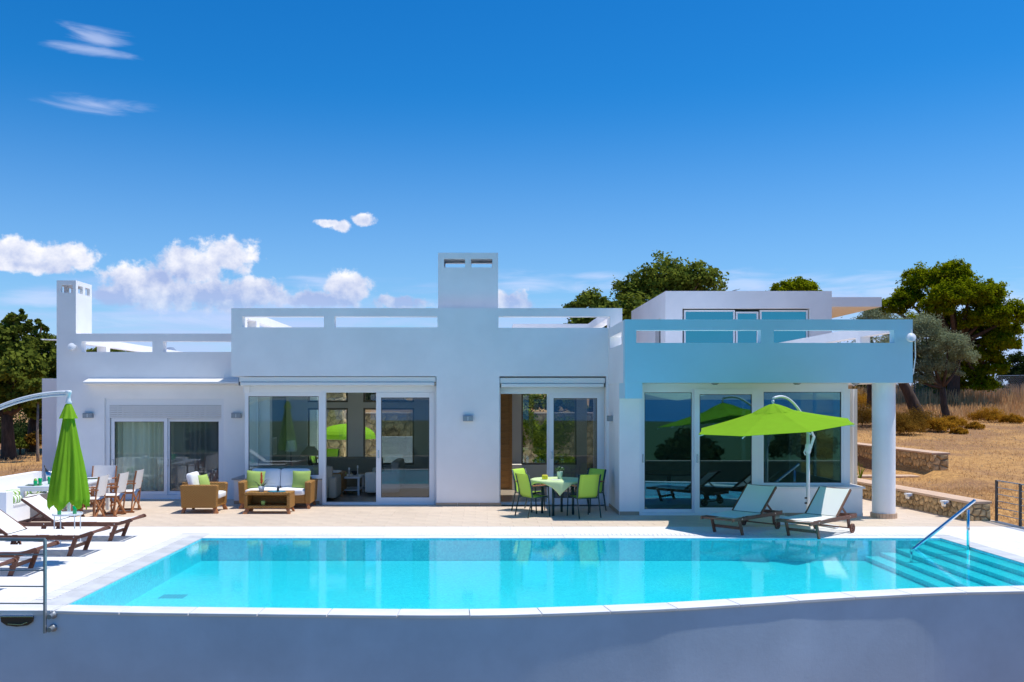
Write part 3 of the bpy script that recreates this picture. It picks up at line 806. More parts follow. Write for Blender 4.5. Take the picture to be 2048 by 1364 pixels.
# glazed box at the right
bxz0, bxz1 = 2.78, 4.06
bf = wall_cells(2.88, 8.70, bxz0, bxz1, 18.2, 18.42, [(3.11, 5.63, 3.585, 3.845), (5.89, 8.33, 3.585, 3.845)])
part(bf, 'wall', M['pool_bounce_plaster'], label='overhanging front parapet of the right block')
part(wall_cells(18.42, 20.60, bxz0, bxz1, 2.88, 3.10, [(18.65, 20.35, 3.585, 3.845)], 'y'), 'wall', P)
part(wall_cells(18.42, 26.5, bxz0, bxz1, 8.48, 8.70, [(18.75, 20.2, 3.585, 3.845), (20.45, 26.0, 3.585, 3.845)], 'y'), 'wall', P)
part(MB().box(3.10, 8.48, 18.42, 26.5, bxz0 + .001, 3.05), 'soffit', P)
part(MB().box(2.885, 3.235, 18.21, 19.0, 2.46, 2.779), 'beam', M['pool_bounce_plaster'])
part(MB().box(2.89, 3.31, 19.0, 19.25, -.3, 2.46).box(2.891, 3.10, 19.001, 19.25, 2.46, 2.779), 'pillar', P)
part(MB().box(2.89, 3.10, 19.25, 20.599, -.3, 2.779), 'wall', P)
part(MB().box(5.79, 7.93, 18.78, 19.0, 0, 0.58).box(7.72, 7.93, 19.0, 22.6, 0, .58), 'low_wall', P)
part(MB().box(5.77, 7.97, 18.74, 19.0, 0.581, 0.62).box(7.70, 7.97, 19.0, 22.6, .581, .62), 'sill', M['slab'])
part(MB().box(3.11, 7.72, 25.0, 25.25, 0, 2.779).box(7.72, 7.93, 22.6, 25.25, 0, 2.779), 'wall', I)
part(MB().box(3.11, 3.16, 20.61, 24.99, 0, 2.779), 'inner_wall', I)
col = MB().lathe([(0.225, 0.0), (0.225, bxz0)], 40, (8.30, 18.62, 0)); part(col, 'column', P, smooth=False)
V.children[-1].data.shade_smooth()
cb = part(MB().lathe([(0.243, -0.02), (0.243, 0.10)], 40, (8.30, 18.62, 0)), 'column_base', M['skirt'])
kk = MB().box(-.028, .028, -.008, .008, -.05, .05); km = mesh(kk, 'skirting_tile', M['cap'])
for k in range(26):
    a = 2 * math.pi * k / 26; piece(km, 'skirting_tile', cb, (8.30 + .249 * math.cos(a), 18.62 + .249 * math.sin(a), .05), a + math.pi / 2)
# upper storey
uf = wall_cells(5.49, 10.48, 2.6, 5.69, 27.0, 27.25, [(6.0, 9.83, 3.0, 5.17)])
part(uf, 'wall', P, label='upper storey front wall')
part(wall_cells(27.25, 33.0, 2.6, 5.69, 5.49, 5.74, [(27.75, 28.6, 2.7, 4.95)], 'y'), 'wall', P)
part(MB().box(10.23, 10.48, 27.25, 33, 2.6, 5.69).box(5.49, 10.48, 33, 33.2, 2.6, 5.69).box(5.74, 10.23, 27.25, 33, 5.45, 5.6), 'wall', P)
part(MB().box(10.481, 12.42, 28.0, 33.0, 5.32, 5.62), 'canopy_slab', P)
part(MB().box(5.6, 5.64, 27.9, 28.5, 2.7, 4.9), 'door', M['gasket'])
part(MB().box(5.74, 10.23, 27.6, 27.7, 2.6, 5.45), 'inner_wall', M['accent'])

def frame(name, x0, x1, z0, z1, y, w, gmat, dep=0.06, parent=V, fm=None, lab=None, mosq=False):
    """window leaf: frame with the pane as its sub-part"""
    m = MB(); fm = fm or M['alu']
    m.box(x0, x0 + w, y, y + dep, z0, z1); m.box(x1 - w, x1, y, y + dep, z0, z1)
    m.box(x0 + w, x1 - w, y, y + dep, z1 - w, z1); m.box(x0 + w, x1 - w, y, y + dep, z0, z0 + w)
    f = part(m, name, fm, parent, bev=.004)
    g2 = MB(); g2.box(x0 + w, x1 - w, y + dep / 2 - .004, y + dep / 2 + .004, z0 + w, z1 - w); g2.build('pane', gmat, f)
    if w > .05:
        e = .012; s = MB(); a, b3, c, d = x0 + w, x1 - w, z0 + w, z1 - w; yy = y + dep / 2 - .02
        s.box(a, a + e, yy, yy + .014, c, d); s.box(b3 - e, b3, yy, yy + .014, c, d); s.box(a + e, b3 - e, yy, yy + .014, d - e, d); s.box(a + e, b3 - e, yy, yy + .014, c, c + e)
        s.build('gasket', M['gasket'], f)
    if name in ('sliding_door', 'sliding_window'):
        hx = x0 + w / 2; MB().box(hx - .012, hx + .012, y - .035, y - .001, (z0 + z1) / 2 - .25, (z0 + z1) / 2 - .07).build('handle', M['steel'], f, bev=.003)
    if lab: f['label'] = lab
    return f
# left wing window: shutter box, frame, two leaves, sheer curtains
part(MB().box(-9.24, -9.14, 22.06, 22.16, 0, 2.46).box(-6.40, -6.33, 22.06, 22.16, 0, 2.46).box(-9.14, -6.40, 22.06, 22.16, 2.30, 2.46), 'window_frame', M['alu'])
sh = MB()
for k in range(7): sh.box(-9.14, -6.40, 22.065 + .004 * (k % 2), 22.12, 1.985 + k * .045, 1.985 + k * .045 + .038)
part(sh, 'roller_shutter', M['shutter'])
part(MB().box(-9.14, -6.40, 22.05, 22.20, 0.0, .10), 'track', M['alu'])
frame('sliding_window', -9.12, -7.74, .10, 1.98, 22.10, .085, M['glass'], .05)
frame('sliding_window', -7.78, -6.41, .10, 1.98, 22.15, .085, M['glass_screen'], .05)
cu = MB(); cu.grid(220, 1, lambda u, v: (-9.12 + 2.72 * u, 22.36 + .07 * math.sin(u * 100 + 3 * math.sin(u * 17)) * (.7 + .3 * math.sin(u * 41)), .06 + 2.2 * v))
part(cu, 'curtain', M['curtain'], smooth=True)
part(MB().box(-10.1, -5.7, 25.0, 25.1, 0, 3.2), 'inner_wall', M['accent'])
# awnings
def awning(x0, x1, y0, z0, z1, dep=.24, **k):
    m = MB(); m.box(x0, x1, y0, y0 + dep, z0 + (z1 - z0) * .42, z1); m.box(x0 + .03, x1 - .03, y0 - .025, y0 + dep - .03, z0, z0 + (z1 - z0) * .38)
    a = part(m, 'awning', M['awn'], bev=.01, **k)
    e = MB(); e.box(x0 - .012, x0, y0 - .01, y0 + dep, z0, z1 - .01); e.box(x1, x1 + .012, y0 - .01, y0 + dep, z0, z1 - .01); e.box(x0 + .05, x1 - .05, y0 - .008, y0 + .02, z0 + (z1 - z0) * .385, z0 + (z1 - z0) * .415)
    e.build('end_cap', M['galv'], a); return a
aw = MB(); aw.v = [(-9.62, 22.0, 2.955), (-9.62, 21.64, 2.865), (-9.62, 21.64, 2.82), (-9.62, 22.0, 2.78), (-5.76, 22.0, 2.955), (-5.76, 21.64, 2.865), (-5.76, 21.64, 2.82), (-5.76, 22.0, 2.78)]
aw.f = [(0, 1, 2, 3), (7, 6, 5, 4), (0, 4, 5, 1), (1, 5, 6, 2), (2, 6, 7, 3), (3, 7, 4, 0)]
aw_ = part(aw, 'awning', M['awn'], label='folded awning over the left wing door, sunlit on its sloping top')
MB().box(-9.60, -5.78, 21.625, 21.639, 2.825, 2.86).build('front_bar', M['alu'], aw_)
awning(-5.58, -1.07, 20.63, 2.76, 2.955, .2)
awning(0.40, 2.81, 20.63, 2.72, 2.935, .2)
# living room front: fixed bay window, open door, sliding leaf
Y = 20.90
part(MB().box(-5.56, -1.053, Y, Y + .10, 2.60, 2.76).box(-5.56, -1.053, Y + .1, Y + .2, 2.60, 2.97).box(-1.12, -1.053, Y, Y + .09, 0, 2.60), 'window_frame', M['alu'])
frame('fixed_window', -5.52, -3.72, .60, 2.60, Y, .085, M['glass'], .07)
part(MB().box(-3.72, -3.64, Y - .02, Y + .10, 0, 2.60), 'mullion', M['alu'])
part(MB().box(-3.64, -1.12, Y - .02, Y + .12, -.02, .05), 'threshold', M['alu'])
frame('sliding_door', -2.47, -1.12, .05, 2.60, Y - .01, .115, M['glass_screen'], .05)
f_ = MB(); f_.box(-5.52, -5.46, Y + .07, 21.98, .60, .68); f_.box(-5.52, -5.46, Y + .07, 21.98, 2.52, 2.60); f_.box(-5.52, -5.46, 21.90, 21.98, .68, 2.52)
f_ = part(f_, 'side_window', M['alu']); MB().box(-5.494, -5.486, Y + .07, 21.90, .68, 2.52).build('pane', M['glass'], f_)
part(MB().box(-5.52, -5.40, 20.86, 21.99, 2.60, 2.969), 'header', P)
part(MB().box(-5.80, -3.73, 21.0, 21.12, -.3, .565).box(-5.80, -5.62, 21.12, 21.99, -.3, .565), 'low_wall', P)
part(MB().box(-5.84, -3.73, 20.94, 21.12, .566, .60).box(-5.84, -5.60, 21.12, 21.99, .566, .60), 'sill', M['galv'])
# hall front: open door and sliding leaf
part(MB().box(.389, 2.83, Y, Y + .10, 2.57, 2.72).box(.389, .42, Y, Y + .1, 0, 2.57).box(2.76, 2.83, Y, Y + .1, 0, 2.57).box(.389, 2.83, Y + .1, Y + .2, 2.57, 2.97), 'window_frame', M['alu'])
part(MB().box(.42, 2.76, Y - .02, Y + .12, -.02, .05), 'threshold', M['alu'])
frame('sliding_door', 1.55, 2.76, .05, 2.57, Y - .01, .10, M['glass_screen'], .05)
part(MB().box(1.50, 1.56, Y + .06, Y + .10, .05, 2.57), 'mullion', M['alu'])
# rear windows
for a, b3, z0, z1 in [(r[0], r[1], r[2], r[3]) for r in rear]:
    frame('rear_window', a, b3, z0, z1, 25.08, .05, M['glass'], .06, fm=M['taupe'])
# glazed box: three fields
Y = 19.0
part(MB().box(3.31, 7.72, Y, Y + .12, 2.66, 2.779).box(7.62, 7.76, Y + .001, Y + .12, .62, 2.66).box(3.31, 3.36, Y, Y + .12, 0, 2.66).box(5.79, 5.88, Y + .0, Y + .12, .0, 2.66), 'window_frame', M['alu'])
frame('sliding_door', 3.36, 4.50, .05, 2.66, Y + .05, .07, M['glass_blue'], .05)
frame('sliding_door', 4.47, 5.79, .05, 2.66, Y - .02, .11, M['glass_blue'], .05, lab='middle sliding leaf with insect screen')
part(MB().box(3.31, 5.80, Y - .06, Y + .12, -.02, .05), 'threshold', M['alu'])
frame('fixed_window', 5.88, 7.64, .62, 2.66, Y + .01, .06, M['glass_blue'], .07)
f_ = MB(); f_.box(7.66, 7.72, 19.12, 22.6, .62, .68); f_.box(7.66, 7.72, 19.12, 22.6, 2.70, 2.779); f_.box(7.66, 7.72, 20.8, 20.88, .68, 2.70); f_.box(7.66, 7.72, 22.5, 22.6, .68, 2.70)
f_ = part(f_, 'side_window', M['alu']); MB().box(7.686, 7.694, 19.12, 20.8, .68, 2.70).box(7.686, 7.694, 20.88, 22.5, .68, 2.70).build('pane', M['glass'], f_)
for px, sx in ((1580, .10), (1660, .30)):
    x = X(px, 22.5) ; c = MB(); c.grid(30, 1, lambda u, v: (x + sx * u * 2, 22.3 + .03 * math.sin(u * 22), .05 + 2.65 * v)); part(c, 'curtain', M['curtain'], smooth=True)
part(MB().box(X(1484, 22), X(1491, 22), 22, 22.08, .95, 2.5), 'wall_strip', M['alu'])
# upper storey glazing
for a, b3, nm in ((X(1368, 27.1), X(1470, 27.1), 'fixed_window'), (X(1472, 27.1), X(1517, 27.1), 'terrace_door'), (X(1520, 27.1), X(1616, 27.1), 'fixed_window')):
    frame(nm, a, b3, 3.05, 5.13 if nm[0] == 'f' else 5.08, 27.10, .05, M['glass_cyan'], .08)
# skirting along the foot of the walls, tile by tile
sk = MB().box(-.247, .247, -.006, .006, 0, .075); skm = mesh(sk, 'skirting_tile', M['skirt'])
skb = V
for k in range(3): piece(skm, 'skirting_tile', skb, (-1.053 + .10 + .25 + k * .5 - .12, 20.593, 0.0))
sk2 = MB().box(-.205, .205, -.006, .006, 0, .075); piece(mesh(sk2, 'skirting_tile', M['skirt']), 'skirting_tile', skb, (3.10, 18.993, 0))
for k in range(3): piece(skm, 'skirting_tile', skb, (2.883, 19.26 + k * .5, 0), math.pi / 2)
for k in range(4): piece(skm, 'skirting_tile', skb, (-5.55 + k * .5, 20.993, 0))
for k in range(4): piece(skm, 'skirting_tile', skb, (6.05 + k * .5, 18.773, 0))
piece(skm, 'skirting_tile', skb, (7.937, 19.04, 0), math.pi / 2)
# soffit spots
for px in (1430, 1594, 1711):
    x = X(px, 18.72)
    part(MB().lathe([(.075, -.012), (.08, 0)], 20, (x, 18.72, bxz0 - .0)).lathe([(.04, -.035), (.075, -.012)], 20, (x, 18.72, bxz0)), 'ceiling_spot', M['galv'])

# wall lamps (each bolted on the facade)
def wall_lamp(x, y, z, rz, lab):
    t = thing('wall_lamp', lab, 'wall lamp', (x, y, z), rz, 'wall lamps on the facade')
    m = MB().box(-.115, .115, -.10, 0, -.06, .06); m.build('lamp_body', M['galv'], t, bev=.004)
    MB().box(-.112, .112, -.098, -.004, .0605, .062).build('glass_top', M['gasket'], t)
    MB().box(-.006, .006, -.103, -.1001, -.045, .045).build('slot', M['alu'], t)
wall_lamp(X(178, 22), 21.998, Z(831, 22), 0, 'grey box wall lamp left of the curtained window, behind the closed umbrella')
wall_lamp(X(474, 22), 21.998, Z(831, 22), 0, 'grey box wall lamp between the curtained window and the bay window')
wall_lamp(X(936, 20.6), 20.598, Z(837, 20.6), 0, 'steel box wall lamp alone on the broad white pier at the centre')
wall_lamp(2.888, 20.05, Z(837, 20.05), -math.pi / 2, 'grey box wall lamp on the side wall above the dining set')
# floodlights
def flood(x, y, z, lab, sx=1):
    t = thing('floodlight', lab, 'floodlight', (x, y, z))
    MB().lathe([(.02, 0), (.085, .03), (.09, .10), (.02, .12)], 14).xf(Matrix.Rotation(R(70), 4, 'X')).build('lamp_head', M['alu'], t, smooth=False)
    m = MB(); m.tube([(0, 0, 0), (-.09 * sx, .02, .03), (-.12 * sx, .10, .0)], .016, 6); m.build('bracket', M['dark'], t)
    m = MB(); m.tube([(-.02, .02, .02), (.04, -.06, .09), (.09, 0, .05), (.10, .06, -.05)], .006, 5); m.build('cable', M['whitem'], t)
flood(X(147, 21.9), 21.87, Z(696, 21.9), 'small round floodlight on the white wall below the left chimney')
flood(X(1818, 18.1), 18.08, Z(678, 18.1), 'small pale floodlight at the right end of the blue-shaded parapet', -1)
cbl = MB(); cbl.tube([(8.66, 18.19, 3.85), (8.74, 18.18, 3.62), (8.78, 18.25, 3.3), (8.76, 18.3, 2.98), (8.71, 18.3, 2.86)], .012, 6)
tag(cbl.build('loose_cable', M['whitem']), 'white cable looping down the right end of the overhanging parapet', 'cable')
an = thing('tv_antenna', 'white rod TV antenna on the left roof edge beside the trees', 'antenna', (-10.9, 24.2, 3.0))
MB().tube([(0, 0, 0), (0, 0, 1.15)], .02, 6).build('mast', M['whitem'], an)
m = MB(); m.tube([(-.95, 0, 1.05), (.2, 0, 1.0)], .016, 6)
for k in range(7): m.tube([(-.9 + k * .16, -.16, 1.047), (-.9 + k * .16, .16, 1.047)], .008, 5)
m.build('boom', M['whitem'], an)
m = MB(); m.tube([(-.12, 0, .0), (.22, 0, .55)], .014, 6); m.tube([(-.02, 0, .0), (.32, 0, .55)], .014, 6); m.tube([(.08, 0, .0), (.4, 0, .5)], .014, 6); m.build('strut', M['whitem'], an)

# ================================================================== WALLS OF RUBBLE STONE
def clip(poly, a, b, c):
    out = []
    for i in range(len(poly)):
        p, q = poly[i - 1], poly[i]
        dp = a * p[0] + b * p[1] - c; dq = a * q[0] + b * q[1] - c
        if (dp <= 0) != (dq <= 0):
            t = dp / (dp - dq); out.append((p[0] + (q[0] - p[0]) * t, p[1] + (q[1] - p[1]) * t))
        if dq <= 0: out.append(q)
    return out
def rubble(parent, p0, p1, z0, z1, normal, size, gap=.010, depth=.035, seed=1, org=(0, 0), limit=300, inset=0.0, m='stone'):
    """voronoi stones on the vertical face from p0 to p1"""
    rr = random.Random(seed); L = math.dist(p0, p1); H = z1 - z0
    nx = max(1, round(L / size)); nz = max(1, round(H / (size * .8))); S = []
    for k in range(nz):
        for i in range(nx):
            S.append(((i + .5 + rr.uniform(-.38, .38) + (0.25 if k % 2 else -.25)) * L / nx, (k + .5 + rr.uniform(-.34, .34)) * H / nz))
    ux, uy = (p1[0] - p0[0]) / L, (p1[1] - p0[1]) / L; nrm = Vector((normal[0], normal[1]))
    cells = 0; rest = MB()
    for i, s in enumerate(S):
        poly = [(0, 0), (L, 0), (L, H), (0, H)]
        for j, t in enumerate(S):
            if i == j: continue
            dx, dy = t[0] - s[0], t[1] - s[1]; d2 = dx * dx + dy * dy
            if d2 > (size * 3) ** 2: continue
            c = (dx * (s[0] + t[0]) + dy * (s[1] + t[1])) / 2
            poly = clip(poly, dx, dy, c - gap * math.sqrt(d2) / 2 * 1.0)
            if len(poly) < 3: break
        if len(poly) < 3: continue
        cx = sum(p[0] for p in poly) / len(poly); cz = sum(p[1] for p in poly) / len(poly)
        dd = depth * rr.uniform(.5, 1.5); mb = MB(); n = len(poly)
        def P3(u, w, o): return (u * ux + nrm.x * o, u * uy + nrm.y * o, w)
        for (u, w) in poly: mb.v.append(P3(u - cx, w - cz, -.01))
        for (u, w) in poly: mb.v.append(P3((u - cx) * .93, (w - cz) * .93, dd * .6))
        for (u, w) in poly: mb.v.append(P3((u - cx) * .6 + rr.uniform(-.01, .01), (w - cz) * .6, dd * rr.uniform(.85, 1.15)))
        for r in (0, n):
            for q in range(n):
                q2 = (q + 1) % n; mb.f.append((r + q, r + q2, r + n + q2, r + n + q))
        mb.f.append(tuple(range(2 * n, 3 * n)))
        loc = (p0[0] + cx * ux - org[0], p0[1] + cx * uy - org[1], z0 + cz)
        if cells < limit:
            piece(mesh(mb, 'stone', M[m]), 'stone', parent, loc); cells += 1
        else:
            rest.add(mb.xf(Matrix.Translation(loc)))
    if rest.v: rest.build('stone', M[m], parent, kind='stuff')
def cap_row(parent, p0, p1, w, z, L, over=.04, th=.05):
    d = Vector((p1[0] - p0[0], p1[1] - p0[1])); tot = d.length; d.normalize(); a = math.atan2(d.y, d.x); n = max(1, round(tot / L)); l = tot / n
    q = MB().box(-l / 2 + .003, l / 2 - .003, -w / 2 - over, w / 2 + over, 0, th); me = mesh(q, 'cap_stone', M['cap'])
    for k in range(n):
        o = piece(me, 'cap_stone', parent, (p0[0] + d.x * l * (k + .5), p0[1] + d.y * l * (k + .5), z), a)
        md = o.modifiers.new('b', 'BEVEL'); md.width = .008; md.segments = 2; md.limit_method = 'ANGLE'

# low garden wall running back from the deck
A0, A1 = (9.80, 18.12), (9.30, 23.95); W1 = .42
t = thing('stone_wall', 'low rubble stone wall with flat cap and two lamps, nearest the pool steps rail', 'stone wall')
MB().prism([(A0[0], A0[1]), (A0[0] + W1, A0[1]), (A1[0] + W1, A1[1]), (A1[0], A1[1])], -.3, .34).build('mortar', M['mortar'], t)
rubble(t, A1, A0, -.02, .335, (-1, -.09), .17, seed=3, gap=.014)
rubble(t, A0, (A0[0] + W1, A0[1]), -.02, .335, (0, -1), .16, seed=4, gap=.014)
cap_row(t, (A0[0] + W1 / 2, A0[1] - .03), (A1[0] + W1 / 2, A1[1]), W1, .341, .6)
for px, py, D in ((1869, 1008, 18.75), (1793, 993, 20.1)):
    x = lerp(A0[0], A1[0], (D - A0[1]) / (A1[1] - A0[1]))
    l = thing('wall_lamp', ('round bulkhead lamp on the low stone wall, nearer the steps rail' if D < 19 else 'round bulkhead lamp on the low stone wall, right beside the round column'), 'wall lamp', (x - .03, D, Z(py, D)), 0, 'bulkhead lamps on the stone wall')
    MB().lathe([(.075, 0), (.075, .10), (.05, .135)], 16).xf(Matrix.Rotation(R(-90), 4, 'Y')).build('lamp_body', M['steel'], l)
    MB().box(-.16, -.02, -.06, .06, .03, .075).build('hood', M['alu'], l, bev=.01)
# cross ledge and taller wall behind
t = thing('stone_ledge', 'short low stone ledge with cap stones in front of the taller stone wall', 'stone wall')
MB().box(9.72, 11.95, 24.05, 24.45, -.2, .345).build('mortar', M['mortar'], t)
rubble(t, (9.72, 24.05), (11.95, 24.05), -.05, .34, (0, -1), .20, seed=5, gap=.016)
cap_row(t, (9.72, 24.25), (11.95, 24.25), .40, .346, .6)
t = thing('stone_wall', 'taller rubble stone retaining wall with flat cap holding the dry slope', 'stone wall')
B0, B1 = (12.0, 24.0), (11.9, 30.0)
MB().prism([(B0[0], B0[1]), (B0[0] + .42, B0[1]), (B1[0] + .42, B1[1]), (B1[0], B1[1])], -.2, .97).build('mortar', M['mortar'], t)
rubble(t, B1, B0, .25, .965, (-1, 0), .20, seed=6, gap=.016); rubble(t, B0, (B0[0] + .42, B0[1]), .25, .965, (0, -1), .18, seed=8, gap=.016)
cap_row(t, (B0[0] + .21, B0[1] - .04), (B1[0] + .21, B1[1]), .42, .971, .7)
# courtyard behind the house
cy_ = MB().box(-11.2, 9.2, 25.26, 31.2, -.2, -.01); struct(cy_.build('courtyard', M['slab']))
t = thing('courtyard_wall', 'rubble stone retaining wall seen through the living room and hall', 'stone wall')
MB().box(-11.2, 9.3, 31.22, 31.6, -.2, 1.93).build('mortar', M['mortar'], t)
rubble(t, (-6.6, 31.22), (0.2, 31.22), 0.2, 1.92, (0, -1), .36, seed=11, limit=150)
rubble(t, (0.2, 31.22), (5.0, 31.22), 0.2, 1.92, (0, -1), .34, seed=12, limit=150)
cap_row(t, (-11.2, 31.4), (9.3, 31.4), .42, 1.931, .8)
t = thing('stone_pillar', 'tall rubble stone pillar seen through the open living room door', 'pillar', (-4.9, 29.9, 0))
MB().box(-.30, .30, -.25, .25, -.2, 3.1).build('mortar', M['mortar'], t)
rubble(t, (-5.2, 29.65), (-4.6, 29.65), 0, 3.1, (0, -1), .26, seed=13, org=(-4.9, 29.9)); rubble(t, (-4.6, 29.65), (-4.6, 30.15), 0, 3.1, (1, 0), .26, seed=14, org=(-4.9, 29.9))
t = tag(MB().box(-6.6, -5.35, 29.2, 29.5, -.1, 2.6).build('courtyard_screen_wall', M['plaster']), 'white rendered wall left of the stone pillar, seen through the bay window', 'wall')
t = tag(MB().box(-3.2, -1.6, 28.5, 28.8, -.1, 1.25).build('courtyard_low_wall', M['plaster']), 'low pale wall behind the grey sofa, seen through the open door', 'wall')

# ================================================================== RAILINGS
def rail_left():
    t = thing('railing', 'grey steel railing with five bars at the left edge above the pool wall', 'railing', (X(90, 10.32), 10.32, 0))
    zt, zb = Z(1079, 10.32), Z(1266, 10.32)
    MB().beam((0, 0, zb), (0, 0, zt), .022, .05, up=(0, 1, 0)).build('post', M['galv'], t, bev=.003)
    for py, w in ((1079, .032), (1109, .013), (1141, .013), (1173, .013), (1207, .013)):
        z = Z(py, 10.32); MB().beam((-1.6, -.02, z + .012), (0, 0, z - .0), w, w).build('bar', M['galv'], t)
    for py in (1234, 1260):
        MB().lathe([(.028, -.10), (.028, -.02), (.045, 0), (.045, .012)], 14).xf(Matrix.Translation((.045, .10, Z(py, 10.32))) @ Matrix.Rotation(R(-90), 4, 'X')).build('wall_fixing', M['galv'], t)
rail_left()
t = thing('railing', 'dark steel railing beside the dry slope at the right edge of the deck', 'railing', (10.32, 18.07, 0))
ys = [0, -.80, -1.6, -2.4]
for y in ys: MB().beam((0, y, -.05), (0, y, .82), .03, .06, up=(0, 1, 0)).build('post', M['dark'], t)
for k in range(6): MB().beam((-.0, 0, .815 - k * .135), (.0, -2.42, .815 - k * .135), .018 if k else .03, .012 if k else .02).build('bar', M['galv'], t)
# handrail of the pool steps
t = thing('handrail', 'polished steel handrail slanting over the pool steps', 'handrail', (8.02, 14.9, 0))
MB().tube([(7.09 - 8.02, 0, -.07), (7.12 - 8.02, 0, -.045), (8.14 - 8.02, 0, .765), (8.155 - 8.02, 0, .775)], .027, 12).build('rail', M['chrome'], t, smooth=True)
MB().tube([(0.02, 0, -.05), (0.02, 0, .62)], .024, 12).lathe([(.045, -.052), (.045, -.035)], 14, (.02, 0, 0)).build('post', M['chrome'], t, smooth=True)
MB().tube([(7.10 - 8.02, 0, -.31), (7.10 - 8.02, 0, -.07)], .024, 12).lathe([(.045, -.32), (.045, -.30)], 14, (7.10 - 8.02, 0, 0)).build('post', M['chrome'], t, smooth=True)

# ================================================================== BENCH, WALL AT THE LEFT
t = thing('masonry_bench', 'white built-in L-shaped bench and wall at the left end of the terrace', 'bench', (-9.8, 18.0, 0))
o3 = (-9.8, 18.0, 0)
MB().box(-10.93, -10.73, 16.95, 22.0, -.3, .69).box(-10.73, -8.97, 16.95, 17.2, -.3, .69).build('back_wall', M['plaster'], t, org=o3)
MB().box(-10.73, -8.97, 17.2, 17.84, -.05, .40).box(-10.73, -9.37, 17.84, 21.9, -.05, .40).build('seat', M['plaster'], t, org=o3)
MB().box(-10.73, -8.955, 17.2, 17.855, .401, .43).box(-10.73, -9.35, 17.855, 21.9, .401, .43).build('seat_slab', M['slab'], t, org=o3)
for (x, y, rz, lab) in ((-9.25, 17.50, .1, 'white and green striped cushion on the near arm of the bench, beside the table'), (-9.66, 18.55, 1.3, 'white and green striped cushion on the long bench, under the near end of the table'), (-9.62, 19.35, 1.4, 'green and white striped cushion farthest back on the long bench')):
    o = MB().soft_box(-.24, .24, -.17, .17, 0, .13, .05, .03).build('striped_cushion', M['stripe'], smooth=True); o.location = (x, y, .435); o.rotation_euler = (0, 0, rz)
    tag(o, lab, 'cushion', 'striped cushions on the bench')
# white dining table
t = thing('outdoor_table', 'long white outdoor dining table laid with plates beside the built-in bench', 'table', (-8.77, 19.0, 0))
MB().box(-.54, .54, -.99, .99, .665, .70).build('table_top', M['whitem'], t, bev=.004)
MB().box(-.50, .50, -.96, .96, .60, .664).build('apron', M['whitem'], t)
for a in (-.50, .44):
    for c in (-.95, .89): MB().box(a, a + .065, c, c + .065, 0, .60).build('leg', M['whitem'], t)
TZ = .70
def glass_cup(x, y, z, r, h, lab, grp, mt='greengl'):
    m = MB().lathe([(r * .82, 0), (r, h), (r - .004, h), (r * .8, .008)], 16)
    o = m.build('drinking_glass', M[mt], smooth=True); o.location = (x, y, z); return tag(o, lab, 'glass', grp)
for k, (x, y) in enumerate(((-9.12, 18.30), (-8.72, 18.62), (-8.62, 19.3), (-8.58, 19.75))):
    q = ['nearest the front edge of the white table', 'second from the front, left of the closed umbrella', 'third from the front, behind the closed umbrella', 'farthest back on the white table'][k]
    o = MB().lathe([(.15, 0), (.16, .003), (.16, .006)], 24).build('place_mat', M['potleaf'], smooth=False); o.location = (x, y, TZ + .001); tag(o, 'round green place mat ' + q, 'place mat', 'place mats on the white table')
    o = MB().lathe([(.07, 0), (.125, .018), (.12, .020), (.06, .006)], 24).build('plate', M['pot'], smooth=True); o.location = (x, y, TZ + .008); tag(o, 'pale plate ' + q, 'plate', 'plates on the white table')
glass_cup(X(80, 18.2), 18.2, TZ + .001, .038, .15, 'tall emerald green glass at the front of the white table', 'green glasses on the white table')
glass_cup(X(99, 18.5), 18.5, TZ + .001, .038, .15, 'emerald green glass half hidden by the closed umbrella on the white table', 'green glasses on the white table')
o = glass_cup(X(71, 18.15), 18.15, TZ + .001, .040, .10, 'short green glass holding a lemon, at the near left of the table', 'green glasses on the white table')
o = MB().lathe([(.008, 0), (.03, .02), (.034, .045), (.02, .07), (.004, .08)], 12).build('lemon', M['lime'], smooth=True); o.location = (X(71, 18.15), 18.15, TZ + .075); tag(o, 'yellow-green lemon sitting in the short green glass', 'fruit')
t = thing('wine_bucket', 'steel ice bucket with a dark bottle at the back of the white table', 'ice bucket', (X(101, 19.4), 19.4, TZ))
MB().lathe([(.08, 0), (.10, .19), (.095, .19), (.075, .01)], 18).build('bucket', M['steel'], t, smooth=True)
MB().lathe([(.036, 0), (.036, .16), (.014, .22), (.013, .30)], 12).xf(Matrix.Translation((-.02, 0, .04)) @ Matrix.Rotation(R(-22), 4, 'Y')).build('bottle', M['black'], t, smooth=True)

